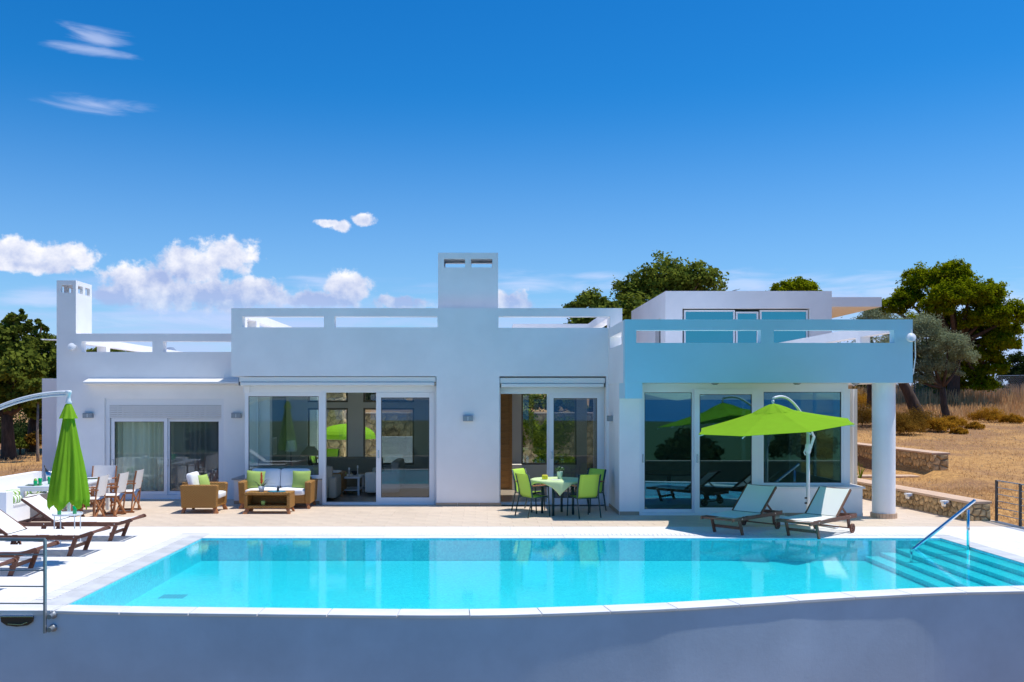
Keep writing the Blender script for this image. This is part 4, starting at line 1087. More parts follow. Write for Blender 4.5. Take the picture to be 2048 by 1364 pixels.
# ================================================================== DIRECTOR CHAIRS (face -x)
def director_chair():
    t = thing('director_chair', '', 'chair', (0, 0, 0), 0, 'director chairs round the white table')
    w = .27; d = .24
    for s in (-1, 1):
        MB().beam((-.22, s * w, .0), (-.22, s * w, .62), .025, .035).build('front_post', M['wood'], t, bev=.004)
        MB().beam((.19, s * w, .0), (.25, s * w, .62), .025, .035).build('rear_post', M['wood'], t, bev=.004)
        MB().beam((-.26, s * w, .635), (.29, s * w, .635), .055, .022).build('armrest', M['wood'], t, bev=.006)
        MB().beam((-.24, s * w, .02), (.26, s * w, .02), .03, .035).build('foot_bar', M['wood'], t, bev=.004)
        MB().beam((-.22, s * w, .43), (.24, s * w, .43), .022, .04).build('seat_rail', M['wood'], t)
        MB().beam((.235, s * w, .60), (.30, s * w, .90), .022, .03).build('back_post', M['wood'], t)
    for x in (-.20, .21):
        MB().beam((x, -w, .04), (x, w, .42), .022, .035).build('cross_leg', M['wood'], t)
        MB().beam((x + .026, w, .04), (x + .026, -w, .42), .022, .035).build('cross_leg', M['wood'], t)
    MB().beam((-.2, -w, .22), (-.2, w, .22), .02, .03).build('stretcher', M['wood'], t)
    MB().grid(6, 8, lambda u, v: (-.22 + .46 * u, -w + 2 * w * v, .455 - .03 * math.sin(math.pi * v))).build('seat', M['canvas'], t, smooth=True)
    c = MB()
    for off in (0, .012): c.grid(4, 8, lambda u, v: (.235 + off + .075 * u + .035 * math.sin(math.pi * v), -w + 2 * w * v, .50 + .41 * u))
    c.build('backrest', M['canvas'], t, smooth=True)
    return t
dc0 = director_chair()
spots = [(-7.78, 19.62, .10, 'director chair with white canvas back, the one closest to the curtained window'), (-7.82, 18.85, .05, 'director chair with white canvas back, middle one of the row by the table'),
         (-7.95, 18.15, .08, 'director chair with white canvas, half hidden behind the closed umbrella'), (-8.75, 20.55, math.pi / 2 , 'director chair at the far head of the white table, its back to the wall')]
for k, (x, y, rz, lab) in enumerate(spots):
    if k == 0: dc0.location = (x, y, 0); dc0.rotation_euler.z = rz; dc0['label'] = lab
    else: dup(dc0, (x, y, 0), rz, lab)

# ================================================================== LOUNGERS (foot at x=0, head towards +x)
def lounger(backlen=.72, ang=35, Ltot=2.0, hinge=1.30, kick=True):
    t = thing('sun_lounger', '', 'sun lounger'); w = .66; zt = .33
    for s in (0, 1):
        y = s * (w - .03)
        m = MB()
        prof = [(0.0, .36), (.02, .39), (.05, .395), (.24, zt), (Ltot, zt), (Ltot, zt - .07), (.30, zt - .07), (.02, .335), (0, .345)] if kick else [(0, zt - .005), (Ltot, zt), (Ltot, zt - .075), (0, zt - .06)]
        m.extr_xz(prof, y, y + .03); m.build('side_rail', M['teak'], t, bev=.004)
        m = MB().extr_xz([(.34, zt - .07), (.27, zt - .07), (.37, 0), (.44, 0)][::-1], y + (.032 if s == 0 else -.032), y + (.062 if s == 0 else -.002)); m.build('leg', M['teak'], t, bev=.004)
        m = MB().extr_xz([(1.58, zt - .07), (1.50, zt - .07), (1.53, .09), (1.60, .09)][::-1], y + (.032 if s == 0 else -.032), y + (.062 if s == 0 else -.002)); m.build('leg', M['teak'], t, bev=.004)
        wl = MB().lathe([(.055, -.014), (.085, -.016), (.085, .016), (.055, .014)], 20, caps=False)
        for k in range(5):
            a = k * 2 * math.pi / 5; wl.beam((0, 0, 0), (.062 * math.cos(a), .062 * math.sin(a), 0), .026, .022)
        wl.lathe([(.02, -.02), (.02, .02)], 10)
        wl.xf(Matrix.Translation((1.56, y + (-.02 if s == 0 else .05), .086)) @ Matrix.Rotation(R(90), 4, 'X')).build('wheel', M['teak'], t)
        for (bx, bz) in ((.31, .30), (1.52, .30)):
            MB().lathe([(.011, 0), (.011, .004)], 8).xf(Matrix.Translation((bx, y + (-.0 if s == 0 else .034), bz)) @ Matrix.Rotation(R(90), 4, 'X')).build('bolt', M['steel'], t)
    MB().beam((.395, .04, .12), (.395, w - .04, .12), .03, .05).build('stretcher', M['teak'], t)
    MB().beam((1.56, .03, .086), (1.56, w - .03, .086), .022, .022).build('axle', M['teak'], t)
    MB().beam((.05, .03, .365 if kick else zt - .03), (.05, w - .03, .365 if kick else zt - .03), .05, .035).build('end_rail', M['teak'], t, bev=.004)
    MB().beam((Ltot - .03, .03, zt - .04), (Ltot - .03, w - .03, zt - .04), .03, .06).build('end_rail', M['teak'], t)
    MB().grid(14, 4, lambda u, v: (.10 + (hinge - .10) * u, .025 + (w - .05) * v, zt + .008 + (.03 * max(0, 1 - u * 8) if kick else 0) - .012 * math.sin(math.pi * v) * math.sin(math.pi * u))).build('seat_sling', M['sling'], t, smooth=True)
    MB().beam((hinge, .03, zt + .01), (hinge, w - .03, zt + .01), .012, .012).build('seam', M['gasket'], t)
    a = R(ang); cx, sz = math.cos(a), math.sin(a)
    for y in (.035, w - .035):
        MB().beam((hinge, y, zt), (hinge + backlen * cx, y, zt + backlen * sz), .028, .045).build('back_rail', M['teak'], t, bev=.004)
    MB().beam((hinge + backlen * cx, .03, zt + backlen * sz), (hinge + backlen * cx, w - .03, zt + backlen * sz), .03, .035).build('top_rail', M['teak'], t, bev=.005)
    MB().grid(8, 4, lambda u, v: (hinge + .02 + (backlen - .02) * u * cx - .024 * sz, .03 + (w - .06) * v, zt + (backlen - .0) * u * sz + .026 * cx - .01 * math.sin(math.pi * v))).build('back_sling', M['sling'], t, smooth=True)
    for y in (.08, w - .08):
        MB().beam((hinge + .45 * backlen * cx, y, zt + .45 * backlen * sz - .02), (min(Ltot - .1, hinge + backlen * cx * .95), y, zt - .03), .022, .03).build('prop', M['teak'], t)
    return t
la = lounger(.68, 35, 2.08, 1.36)
rows = [(-6.02, 15.47, 'white sun lounger on brown frame, farthest back of the left row, beside the side table'), (-6.04, 13.98, 'white sun lounger on brown frame, second from the back of the left row'),
        (-6.14, 12.42, 'white sun lounger partly behind the steel railing, third from the back'), (-6.02, 11.0, 'sun lounger cut by the left frame edge, only its brown foot tip shows')]
for k, (x, y, lab) in enumerate(rows):
    # foot end at the right: turned by 180 degrees, so its near rail is y + width
    o = la if k == 0 else dup(la, (0, 0, 0), 0, lab)
    o.location = (x, y + .66, 0); o.rotation_euler = (0, 0, math.pi); o['label'] = lab; o['group'] = 'sun loungers in the left row'
lb = lounger(.72, 39, 1.80, 1.05, kick=False)
lb['label'] = 'left sun lounger of the pair under the open umbrella, fully in its shade'; lb['group'] = 'pair of sun loungers under the open umbrella'
ang = math.atan2(1.2, 1.24)
# the near long side starts at the foot corner nearest the pool
lb.location = (4.42, 15.88, 0); lb.rotation_euler.z = ang
lc = dup(lb, (5.62, 15.42, 0), math.atan2(1.26, 1.34), 'right sun lounger of the pair under the open umbrella, its back sunlit')

# ================================================================== UMBRELLAS
def open_umbrella():
    cx, cy0 = 5.57, 17.2
    t = thing('open_umbrella', 'open lime green cantilever umbrella shading two loungers in front of the glass doors', 'umbrella', (6.42, 17.75, 0))
    ox, oy = cx - 6.42, cy0 - 17.75
    r = 1.49; ph = R(6)
    def rim(k):
        a = 2 * math.pi * k / 8 + ph; x, y = r * math.cos(a), r * math.sin(a)
        return Vector((ox + x, oy + y, 1.925 + .095 * x + .045 * y))
    apex = Vector((ox - .02, oy, 2.315))
    c = MB(); n = 6
    for k in range(8):
        p, q = rim(k), rim(k + 1)
        def fn(u, v):
            # u along the rim, v from apex to rim; cloth sags between the ribs and scallops at the rim
            a = apex.lerp(p, v); b2 = apex.lerp(q, v); w = a.lerp(b2, u); s = math.sin(math.pi * u)
            w.z -= .018 * math.sin(math.pi * v)
            inn = (apex - w) * (.018 * s * v * v); inn.z = 0
            return w + inn
        c.grid(6, 8, lambda u, v: fn(u, .05 + .95 * v))
    c.build('canopy', M['green'], t, smooth=False)
    t.children[-1].modifiers.new('s', 'SOLIDIFY').thickness = .004
    vt = MB()
    for k in range(8):
        p, q = rim(k), rim(k + 1); a0 = apex + Vector((0, 0, .035))
        vt.grid(4, 3, lambda u, v: a0.lerp(p, v * .27).lerp(a0.lerp(q, v * .27), u) + Vector((0, 0, .02 - .055 * v * v + .012 * v * math.sin(math.pi * u * 2))))
    vt.build('vent', M['green'], t)
    for k in range(8): MB().beam(tuple(apex - Vector((0, 0, .05))), tuple(rim(k) - Vector((0, 0, .035))), .014, .02).build('rib', M['whitem'], t)
    MB().lathe([(.03, -.10), (.045, -.04), (.04, .0), (.022, .03), (.022, .07), (.03, .09), (.018, .12)], 12, tuple(apex)).build('hub', M['whitem'], t, smooth=True)
    pts = [];
    P0 = Vector((apex.x + .0, apex.y, 2.46)); P3 = Vector((.12, 0.0, 1.70))
    for k in range(15):
        u = k / 14; a = P0.lerp(P3, u); a.z = 2.46 + (-.76) * u ** 2.4 + .10 * math.sin(math.pi * min(1, u * 1.2)) * (1 - u); pts.append(a)
    MB().tube(pts, .024, 8).build('arm', M['whitem'], t, smooth=True)
    MB().beam((.12, 0, 1.72), (0, 0, 1.35), .035, .05).build('brace', M['whitem'], t)
    MB().tube([(0, 0, .02), (0, 0, 1.80)], .034, 14).build('pole', M['whitem'], t, smooth=True)
    m = MB().lathe([(.045, 1.38), (.055, 1.42), (.055, 1.52), (.045, 1.56)], 14); m.tube([(-.05, 0, 1.47), (-.08, 0, 1.40), (-.05, 0, 1.34)], .012, 6); m.build('crank', M['whitem'], t)
    MB().tube([(-.07, -.02, .50), (-.03, -.02, .50)], .018, 8).tube([(-.07, -.02, .40), (-.03, -.02, .40)], .018, 8).build('clamp_knob', M['black'], t)
    MB().beam((-.75, -.28, .03), (.75, .28, .03), .09, .05).build('base_bar', M['whitem'], t, bev=.006)
    MB().beam((-.28, .75, .032), (.28, -.75, .032), .09, .05).build('base_bar', M['whitem'], t, bev=.006)
open_umbrella()
def closed_umbrella():
    bx, by = -7.95, 13.65; ux, uy = X(137, 13.4), 13.4
    t = thing('closed_umbrella', 'closed lime green cantilever umbrella hanging from a curved white arm at left', 'umbrella', (bx, by, 0))
    ox, oy = ux - bx, uy - by
    rg = random.Random(4); phs = [rg.uniform(-.5, .5) for _ in range(8)]
    def pleat(tt, z, k):
        w = 1 + .20 * abs(math.cos(4 * tt + .6 * math.sin(2 * tt))) ** .7 - .12 + .06 * math.cos(5 * tt + 2 * z) + .06 * math.sin(17 * tt - 3 * z) * min(1, k / 4); return w
    prof = [(.03, 2.36), (.075, 2.16), (.093, 2.05), (.124, 1.87), (.157, 1.68), (.189, 1.49), (.216, 1.31), (.243, 1.10), (.260, .97), (.256, .87)]
    m = MB(); n = 160; b0 = 0
    for kk, (r, z) in enumerate(prof):
        for i in range(n):
            a = 2 * math.pi * i / n; q = r * pleat(a, z, kk); zz = z
            if kk == len(prof) - 1: zz = z + .05 * math.cos(8 * a + 1.2 * math.sin(2 * a) + math.pi) - .02 * math.cos(3 * a)
            m.v.append((ox + q * math.cos(a), oy + q * math.sin(a), zz))
    for kk in range(len(prof) - 1):
        for i in range(n):
            j = (i + 1) % n; m.f.append((kk * n + i, (kk + 1) * n + i, (kk + 1) * n + j, kk * n + j))
    c = m.build('canopy', M['green'], t, smooth=True); c.modifiers.new('s', 'SOLIDIFY').thickness = .004
    v = MB().lathe([(.025, 2.40), (.05, 2.36), (.095, 2.24), (.125, 2.16)], 64, (ox, oy, 0), caps=False, mod=lambda a, z, k: 1 + (.12 * k / 3) * math.cos(8 * a))
    v.build('vent', M['green'], t, smooth=True)
    MB().tube([(ox, oy, .78), (ox, oy, 2.42)], .02, 8).build('stem', M['whitem'], t)
    MB().lathe([(.045, 2.38), (.05, 2.40), (.03, 2.44), (.03, 2.52), (.045, 2.53), (.045, 2.57), (.03, 2.58)], 14, (ox, oy, 0)).build('hub', M['whitem'], t, smooth=True)
    for dz, rr in ((0, .022), (-.045, .016)):
        pts = []
        for k in range(17):
            u = k / 16; pts.append((ox * (1 - u), oy * (1 - u), 2.555 + dz - .55 * u ** 2.0))
        MB().tube(pts, rr, 8).build('arm', M['whitem'], t, smooth=True)
    MB().tube([(0, 0, .02), (0, 0, 1.7)], .034, 14).build('pole', M['whitem'], t, smooth=True)
    MB().beam((-1.1, .0, .03), (1.27, .0, .03), .05, .05).build('base_bar', M['whitem'], t, bev=.006)
    MB().beam((0, -.8, .032), (0, .8, .032), .05, .05).build('base_bar', M['whitem'], t, bev=.006)
closed_umbrella()
# little round table between the loungers, two green glasses
t = thing('side_table', 'small round white metal side table with two green glasses between the left loungers', 'side table', (X(135, 15.05), 15.05, 0))
MB().lathe([(.235, .515), (.24, .52), (.24, .545), (.232, .545), (.230, .525)], 32).build('tray_top', M['whitem'], t)
for k in range(4):
    a = R(45 + 8 + 90 * k); MB().tube([(.225 * math.cos(a), .225 * math.sin(a), 0), (.225 * math.cos(a), .225 * math.sin(a), .52)], .010, 6).build('leg', M['whitem'], t)
sx, sy = X(135, 15.05), 15.05
for k, (dx, dy, hh, lab) in enumerate(((-.09, -.10, .15, 'tall emerald green glass, the left one on the round side table'), (.10, .05, .13, 'emerald green glass, the right one on the round side table'))):
    glass_cup(sx + dx, sy + dy, .526, .036, hh, lab, 'green glasses on the side table')
for dx, dy in ((-.06, -.10), (.09, .05)):
    o = MB().lathe([(.012, 0), (.020, .03), (.026, .06), (.012, .075)], 8, mod=lambda a, z, k: 1 + .3 * math.cos(3 * a + z * 40)).build('paper_napkin', M['canvas'], smooth=True); o.location = (sx + dx, sy + dy, .526 + .13)
    tag(o, ('white crumpled napkin in the left green glass' if dx < 0 else 'white crumpled napkin in the right green glass'), 'napkin')

# ================================================================== WICKER SET
def wleg(x, y, sx, sy, t):
    m = MB(); a = .035
    m.v = [(x - a + sx * .05, y - a + sy * .05, 0), (x + a + sx * .05 - .02 * sx, y - a + sy * .05, 0), (x + a + sx * .03, y + a + sy * .03, 0), (x - a + sx * .05, y + a + sy * .03, 0),
           (x - a, y - a, .13), (x + a, y - a, .13), (x + a, y + a, .13), (x - a, y + a, .13)]
    m.f = [(0, 3, 2, 1), (4, 5, 6, 7), (0, 1, 5, 4), (1, 2, 6, 5), (2, 3, 7, 6), (3, 0, 4, 7)]
    m.build('leg', M['wood'], t)
def pillow(t_or_none, size, loc, rot, mname, name, th=.13):
    m = MB(); n = 10
    for sgn in (1, -1):
        m.grid(n, n, lambda u, v: ((u - .5) * size * (1 - .06 * math.sin(math.pi * v)), sgn * th / 2 * (math.sin(math.pi * u) ** .45) * (math.sin(math.pi * v) ** .45), (v - .5) * size * (1 - .06 * math.sin(math.pi * u))) if sgn > 0
               else ((.5 - u) * size * (1 - .06 * math.sin(math.pi * v)), -th / 2 * (math.sin(math.pi * u) ** .45) * (math.sin(math.pi * v) ** .45), (v - .5) * size * (1 - .06 * math.sin(math.pi * u))))
    o = m.build(name, M[mname], smooth=True); o.location = loc; o.rotation_euler = rot; return o
def wicker_seat(name, lab, w, loc, rz, n):
    """seat faces -y; width w, depth .78"""
    t = thing(name, lab, 'armchair' if n == 1 else 'sofa', loc, rz); d = .80; h = w / 2; arm = .13
    for s in (-1, 1):
        x = s * (h - arm / 2); m = MB()
        prof = [(-d / 2 + .03, .12), (-d / 2, .58), (-d / 2 + .02, .61), (d / 2, .61), (d / 2 - .02, .12)]
        mm = MB(); b = len(mm.v); k = len(prof)
        # sides lean outwards a little towards the top
        mm.v = [(x - arm / 2 + (0 if s > 0 else -.02 * (z > .3)), y, z) for y, z in prof] + [(x + arm / 2 + (.02 * (z > .3) if s > 0 else 0), y, z) for y, z in prof]
        mm.f = [tuple(range(k)), tuple(range(k, 2 * k))[::-1]] + [((i + 1) % k, i, k + i, k + (i + 1) % k) for i in range(k)]
        mm.build('arm', M['wicker'], t, bev=.02)
        for yy, sy in ((-d / 2 + .08, -1), (d / 2 - .08, 1)): wleg(s * (h - .08), yy, s, sy, t)
    MB().box(-h + arm, h - arm, -d / 2 + .05, d / 2 - .02, .12, .30).build('seat_base', M['wicker'], t, bev=.015)
    MB().box(-h + arm - .01, h - arm + .01, d / 2 - .12, d / 2 + .0, .30, .66).build('back_panel', M['wicker'], t, bev=.02)
    cw = (w - 2 * arm) / n
    for k in range(n):
        x0 = -h + arm + k * cw
        MB().soft_box(x0 + .004, x0 + cw - .004, -d / 2 - .01, d / 2 - .14, .305, .43, .035, .02).build('seat_cushion', M['cushion'], t, smooth=True)
        q = MB().soft_box(-cw / 2 + .004, cw / 2 - .004, -.07, .07, 0, .44, .05, .02).xf(Matrix.Translation((x0 + cw / 2, d / 2 - .22, .42)) @ Matrix.Rotation(R(-12), 4, 'X'))
        q.build('back_cushion', M['cushion'], t, smooth=True)
    return t
# armchair faces +x: rotate -y -> +x is +90 degrees
ac = wicker_seat('wicker_armchair', 'brown wicker armchair with white cushions and a lime pillow, turned sideways', .80, (-6.06, 19.62, 0), R(90), 1)
sf = wicker_seat('wicker_sofa', 'brown wicker two-seat sofa with white cushions under the bay window', 1.60, (-4.63, 20.44, 0), 0, 2)
o = pillow(None, .40, (-6.02, 19.50, .62), (R(-15), 0, R(78)), 'lime', 'lime_pillow'); tag(o, 'lime green pillow on the sideways wicker armchair', 'pillow', 'lime pillows')
o = pillow(None, .42, (-5.14, 20.36, .62), (R(-14), R(4), R(4)), 'lime', 'lime_pillow'); tag(o, 'lime green pillow at the left end of the wicker sofa, behind the potted plant', 'pillow', 'lime pillows')
o = pillow(None, .42, (-4.10, 20.36, .62), (R(-14), 0, R(-4)), 'lime', 'lime_pillow'); tag(o, 'lime green pillow at the right end of the wicker sofa', 'pillow', 'lime pillows')
ct = thing('wicker_coffee_table', 'low wicker coffee table with an open shelf, in front of the sofa', 'coffee table', (-4.59, 19.42, 0))
MB().box(-.49, .49, -.25, .25, .40, .455).build('table_top', M['wicker'], ct, bev=.012)
MB().box(-.49, -.42, -.25, .25, .12, .399).build('side_panel', M['wicker'], ct, bev=.01); MB().box(.42, .49, -.25, .25, .12, .399).build('side_panel', M['wicker'], ct, bev=.01)
MB().box(-.419, .419, -.25, .25, .12, .18).build('shelf', M['wicker'], ct, bev=.01); MB().box(-.419, .419, .21, .25, .181, .399).build('back_panel', M['wicker'], ct)
for s in (-1, 1):
    for q in (-1, 1): wleg(s * .42, q * .19, s * 1.3, q, ct)
t = thing('bromeliad', 'red-flowered bromeliad in a white pot on the wicker coffee table', 'potted plant', (-4.76, 19.38, .456))
MB().lathe([(.05, 0), (.068, .12), (.062, .12), (.055, .09)], 18).build('pot', M['pot'], t, smooth=True)
rg = random.Random(5)
for k in range(14):
    a = rg.uniform(0, 6.28); L = rg.uniform(.24, .40); ri = rg.uniform(.6, 1.15)
    m = MB()
    def lf(u, v, a=a, L=L, ri=ri):
        s = u * L; z = .10 + s * ri - 1.6 * s * s; r = .02 + s * .85; w = .014 * (1 - u) ** .6 * (v - .5) * 2
        return (r * math.cos(a) - w * math.sin(a), r * math.sin(a) + w * math.cos(a), z)
    m.grid(7, 1, lf); m.build('leaf', M['brleaf'], t, smooth=True)
m = MB()
for k in range(26):
    a = k * 2.4; z = .16 + k * .009; r = .045 * (1 - k / 34)
    m.beam((0, 0, z), (r * math.cos(a), r * math.sin(a), z + .04), .018, .006)
m.build('flower', M['redl'], t)
o = MB().lathe([(.14, 0), (.16, .015), (.155, .018), (.13, .006)], 28).build('blue_tray', M['blue'], smooth=True); o.location = (-4.42, 19.32, .456); o.scale = (1.25, .8, 1); tag(o, 'flat oval blue dish on the wicker coffee table', 'dish')
o = MB().lathe([(.026, 0), (.026, .07), (.010, .09), (.012, .12)], 12).build('small_bottle', M['black'], smooth=True); o.location = (-4.40, 19.36, .463); tag(o, 'small dark bottle standing on the blue dish', 'bottle')
o = MB().lathe([(.04, 0), (.048, .09), (.044, .09), (.036, .01)], 16).build('candle_glass', M['lime'], smooth=True); o.location = (-4.70, 19.28, .181); tag(o, 'lime green candle glass on the shelf of the wicker coffee table', 'candle holder')

# ================================================================== ROUND DINING SET
TX, TY = 1.60, 19.20
t = thing('round_table', 'round dark green metal garden table at the centre doors', 'table', (TX, TY, 0))
MB().lathe([(.54, .715), (.55, .72), (.55, .735), (.54, .74)], 40).build('table_top', M['dkgreen'], t)
for k in range(4):
    a = R(70 + 90 * k); MB().tube([(.34 * math.cos(a), .34 * math.sin(a), 0), (.34 * math.cos(a), .34 * math.sin(a), .715)], .026, 10).build('leg', M['dkgreen'], t, smooth=True)
MB().beam((-.33, 0, .60), (.33, 0, .60), .03, .04).beam((0, -.33, .60), (0, .33, .60), .03, .04).build('cross_bar', M['dkgreen'], t)
# square cloth laid cornerwise over the round top, its four corners hang down
m = MB(); N = 36; S = .62
def cl(u, v):
    x, y = (u - .5) * 2 * S, (v - .5) * 2 * S; a = R(45); xr = x * math.cos(a) - y * math.sin(a); yr = x * math.sin(a) + y * math.cos(a)
    r = math.hypot(xr, yr); th = math.atan2(yr, xr)
    if r <= .555: return (xr, yr, .7445)
    ov = r - .555; fl = .02 + .03 * math.cos(th * 9) * min(1, ov * 4)
    rr2 = .557 + min(ov, .02) + fl * min(1, ov * 5) * .7
    return (rr2 * math.cos(th), rr2 * math.sin(th), .7445 - max(0, ov - .01) * .97)
m.grid(N, N, cl); o = m.build('tablecloth', M['cloth'], smooth=True); o.location = (TX, TY, 0); o.modifiers.new('s', 'SOLIDIFY').thickness = .003
tag(o, 'pale lime square tablecloth hanging over the round garden table', 'tablecloth')
def sling_chair():
    """faces +x"""
    t = thing('sling_chair', '', 'chair', (0, 0, 0), 0, 'lime sling chairs at the round table'); w = .25
    for s in (-1, 1):
        y = s * w
        MB().tube([(.24, y, 0), (.21, y, .40), (.20, y, .62), (.16, y, .645), (-.16, y, .645)], .014, 8).build('front_leg', M['dkgreen'], t, smooth=True)
        MB().tube([(-.30, y, 0), (-.20, y, .42), (-.21, y, .60), (-.29, y, .90)], .014, 8).build('rear_leg', M['dkgreen'], t, smooth=True)
        MB().tube([(.21, y * .93, .43), (-.15, y * .93, .40), (-.195, y * .93, .46), (-.21, y * .93, .60), (-.28, y * .93, .88), (-.31, y * .93, .90)], .011, 7).build('side_rail', M['dkgreen'], t, smooth=True)
        MB().beam((.22, y, .665), (-.20, y, .655), .05, .022).build('armrest', M['wood'], t, bev=.008)
    MB().tube([(-.2, -w, .40), (-.2, w, .40)], .011, 7).tube([(.205, -w, .40), (.205, w, .40)], .011, 7).build('cross_bar', M['dkgreen'], t)
    path = [(.21, .435), (.10, .415), (-.05, .40), (-.14, .405), (-.185, .45), (-.20, .53), (-.215, .62), (-.245, .74), (-.28, .87), (-.315, .905), (-.335, .90)]
    m = MB(); b = 0
    for k, (x, z) in enumerate(path):
        for j in range(5):
            v = j / 4; m.v.append((x - .012 * math.sin(math.pi * v) * (1 if k > 4 else 0), -w * .92 + 1.84 * w * v, z - .010 * math.sin(math.pi * v) * (1 if k < 4 else 0)))
    for k in range(len(path) - 1):
        for j in range(4): m.f.append((k * 5 + j, k * 5 + j + 1, (k + 1) * 5 + j + 1, (k + 1) * 5 + j))
    o = m.build('sling', M['limesling'], t, smooth=True); o.modifiers.new('s', 'SOLIDIFY').thickness = .004
    return t
s0 = sling_chair()
for k, (x, y, rz, lab) in enumerate(((1.07, 18.86, R(30), 'lime sling chair at the near left of the round table, seen from behind'), (2.10, 18.76, R(112), 'lime sling chair at the near right of the round table, its back to the pool'),
                                     (1.03, 19.78, R(-38), 'lime sling chair at the far left of the round table, facing the pool'), (2.32, 19.72, R(-138), 'shaded lime sling chair at the far right of the round table, by the side wall'))):
    o = s0 if k == 0 else dup(s0, (0, 0, 0), 0)
    o.location = (x, y, 0); o.rotation_euler.z = rz; o['label'] = lab
t = thing('flower_pot', 'pale green pot of white flowers on the round table', 'flower pot', (X(1120, 19.1), 19.15, .747))
MB().lathe([(.045, 0), (.062, .155), (.068, .16), (.062, .16), (.05, .12)], 18).build('pot', M['aqua'], t, smooth=True)
m = MB(); f2 = MB(); rg = random.Random(9)
for k in range(150):
    a, b3 = rg.uniform(0, 6.28), rg.uniform(0, 1.3); r = .10 * rg.uniform(.5, 1); c = Vector((r * math.cos(a) * math.sin(b3) * 1.15, r * math.sin(a) * math.sin(b3) * 1.15, .17 + r * math.cos(b3) * .9))
    d = Vector((rg.uniform(-1, 1), rg.uniform(-1, 1), rg.uniform(-.3, 1))).normalized(); s = .018
    tgt = f2 if (k % 5 == 0 and b3 < 1.0) else m
    u = d.orthogonal().normalized(); w = d.cross(u); b0 = len(tgt.v); q = 1.0 if tgt is m else .9
    tgt.v += [tuple(c + u * s * q), tuple(c + w * s * q), tuple(c - u * s * q), tuple(c - w * s * q)]; tgt.f.append((b0, b0 + 1, b0 + 2, b0 + 3))
m.build('foliage', M['potleaf'], t); f2.build('blossom', M['petal'], t)
t = thing('lemon_jar', 'glass jar of yellow lemons on the left of the round table', 'jar', (X(1090, 19.05), 19.1, .747))
MB().soft_box(-.062, .062, -.05, .05, 0, .095, .02).build('lemons', M['yellow'], t, smooth=True)
o = MB().box(-.10, .10, -.07, .07, 0, .004).build('open_book', M['canvas']); o.location = (X(1112, 18.95), 18.97, .747); o.rotation_euler.z = .2; tag(o, 'white paper card lying on the pale lime tablecloth', 'paper')

# ================================================================== INSIDE THE LIVING ROOM
t = thing('indoor_wicker_armchair', 'brown wicker armchair standing just inside the open living room door', 'armchair', (X(655, 22.7), 22.9, 0))
MB().box(-.42, .40, -.38, .38, .12, .60).build('body', M['wicker'], t, bev=.03); MB().soft_box(-.36, .30, -.3, .3, .45, .62, .04, .02).build('seat_cushion', M['cushion'], t, smooth=True)
for s in (-1, 1):
    for q in (-1, 1): wleg(s * .34, q * .3, s, q, t)
t = thing('indoor_coffee_table', 'white two-tier coffee table inside the living room', 'coffee table', (X(700, 23.2), 23.3, 0))
MB().box(-.28, .30, -.45, .45, .43, .47).build('table_top', M['dimwhite'], t); MB().box(-.26, .28, -.43, .43, .12, .14).build('shelf', M['dimwhite'], t)
for s in (-.27, .24):
    for q in (-.44, .39): MB().box(s, s + .05, q, q + .05, 0, .43).build('leg', M['dimwhite'], t)
for k, (x, y, r, h, mt, nm, lab) in enumerate(((X(697, 23), 23.1, .035, .22, 'whitem', 'candlestick', 'white candlestick on the indoor coffee table, the left one'), (X(712, 23), 23.3, .03, .26, 'whitem', 'candlestick', 'white candlestick on the indoor coffee table, the right one'), (X(686, 23), 23.05, .09, .09, 'lime', 'fruit_bowl', 'green bowl on the indoor coffee table'), (X(706, 23.2), 23.5, .10, .10, 'black', 'dark_bowl', 'dark bowl at the back of the indoor coffee table'))):
    pr = [(r * .9, 0), (r * .3, .02), (r * .3, h * .7), (r * .7, h * .75), (r * .6, h)] if nm == 'candlestick' else [(r * .4, 0), (r, h), (r * .93, h), (r * .35, .01)]
    o = MB().lathe(pr, 14).build(nm, M[mt], smooth=True); o.location = (x, y, .471); tag(o, lab, 'candlestick' if nm == 'candlestick' else 'bowl')
def sofa(loc, rz, w, lab, mt='greysofa'):
    t = thing('indoor_sofa', lab, 'sofa', loc, rz)
    MB().soft_box(-w / 2, w / 2, -.42, .42, .08, .42, .04).build('seat', M[mt], t, smooth=True); MB().soft_box(-w / 2, w / 2, .22, .46, .30, .86, .07).build('backrest', M[mt], t, smooth=True)
    for s in (-1, 1): MB().soft_box(s * w / 2 - .1, s * w / 2 + .1, -.42, .46, .08, .60, .05).build('arm', M[mt], t, smooth=True)
sofa((X(700, 24.4), 24.45, 0), 0, 1.7, 'grey sofa with its back under the rear window, inside the living room')
sofa((X(770, 23.6), 23.6, 0), R(-90), 1.6, 'pale sofa seen edge-on beside the sliding door, inside the living room', 'interior')
sofa((X(590, 21.75), 21.85, 0), R(180), 1.9, 'brown-framed sofa whose back shows behind the bay window', 'greysofa')
t = thing('floor_lamp', 'white-shaded floor lamp behind the bay window', 'floor lamp', (X(582, 22.9), 22.9, 0))
MB().tube([(0, 0, .02), (0, 0, 1.15)], .012, 8).lathe([(.14, 0), (.14, .02)], 20).build('stand', M['dark'], t); MB().lathe([(.145, 1.12), (.115, 1.40)], 24, caps=False).build('lamp_shade', M['tan'], t, smooth=True)
t = thing('table_lamp', 'black urn-shaped table lamp near the rear window of the living room', 'table lamp', (X(620, 24.2), 24.3, .55))
MB().lathe([(.05, 0), (.03, .05), (.06, .12), (.05, .2), (.015, .28), (.012, .36)], 14).build('lamp_base', M['black'], t, smooth=True); MB().lathe([(.30, .38), (.10, .62)], 24, caps=False).build('lamp_shade', M['greysofa'], t, smooth=True)
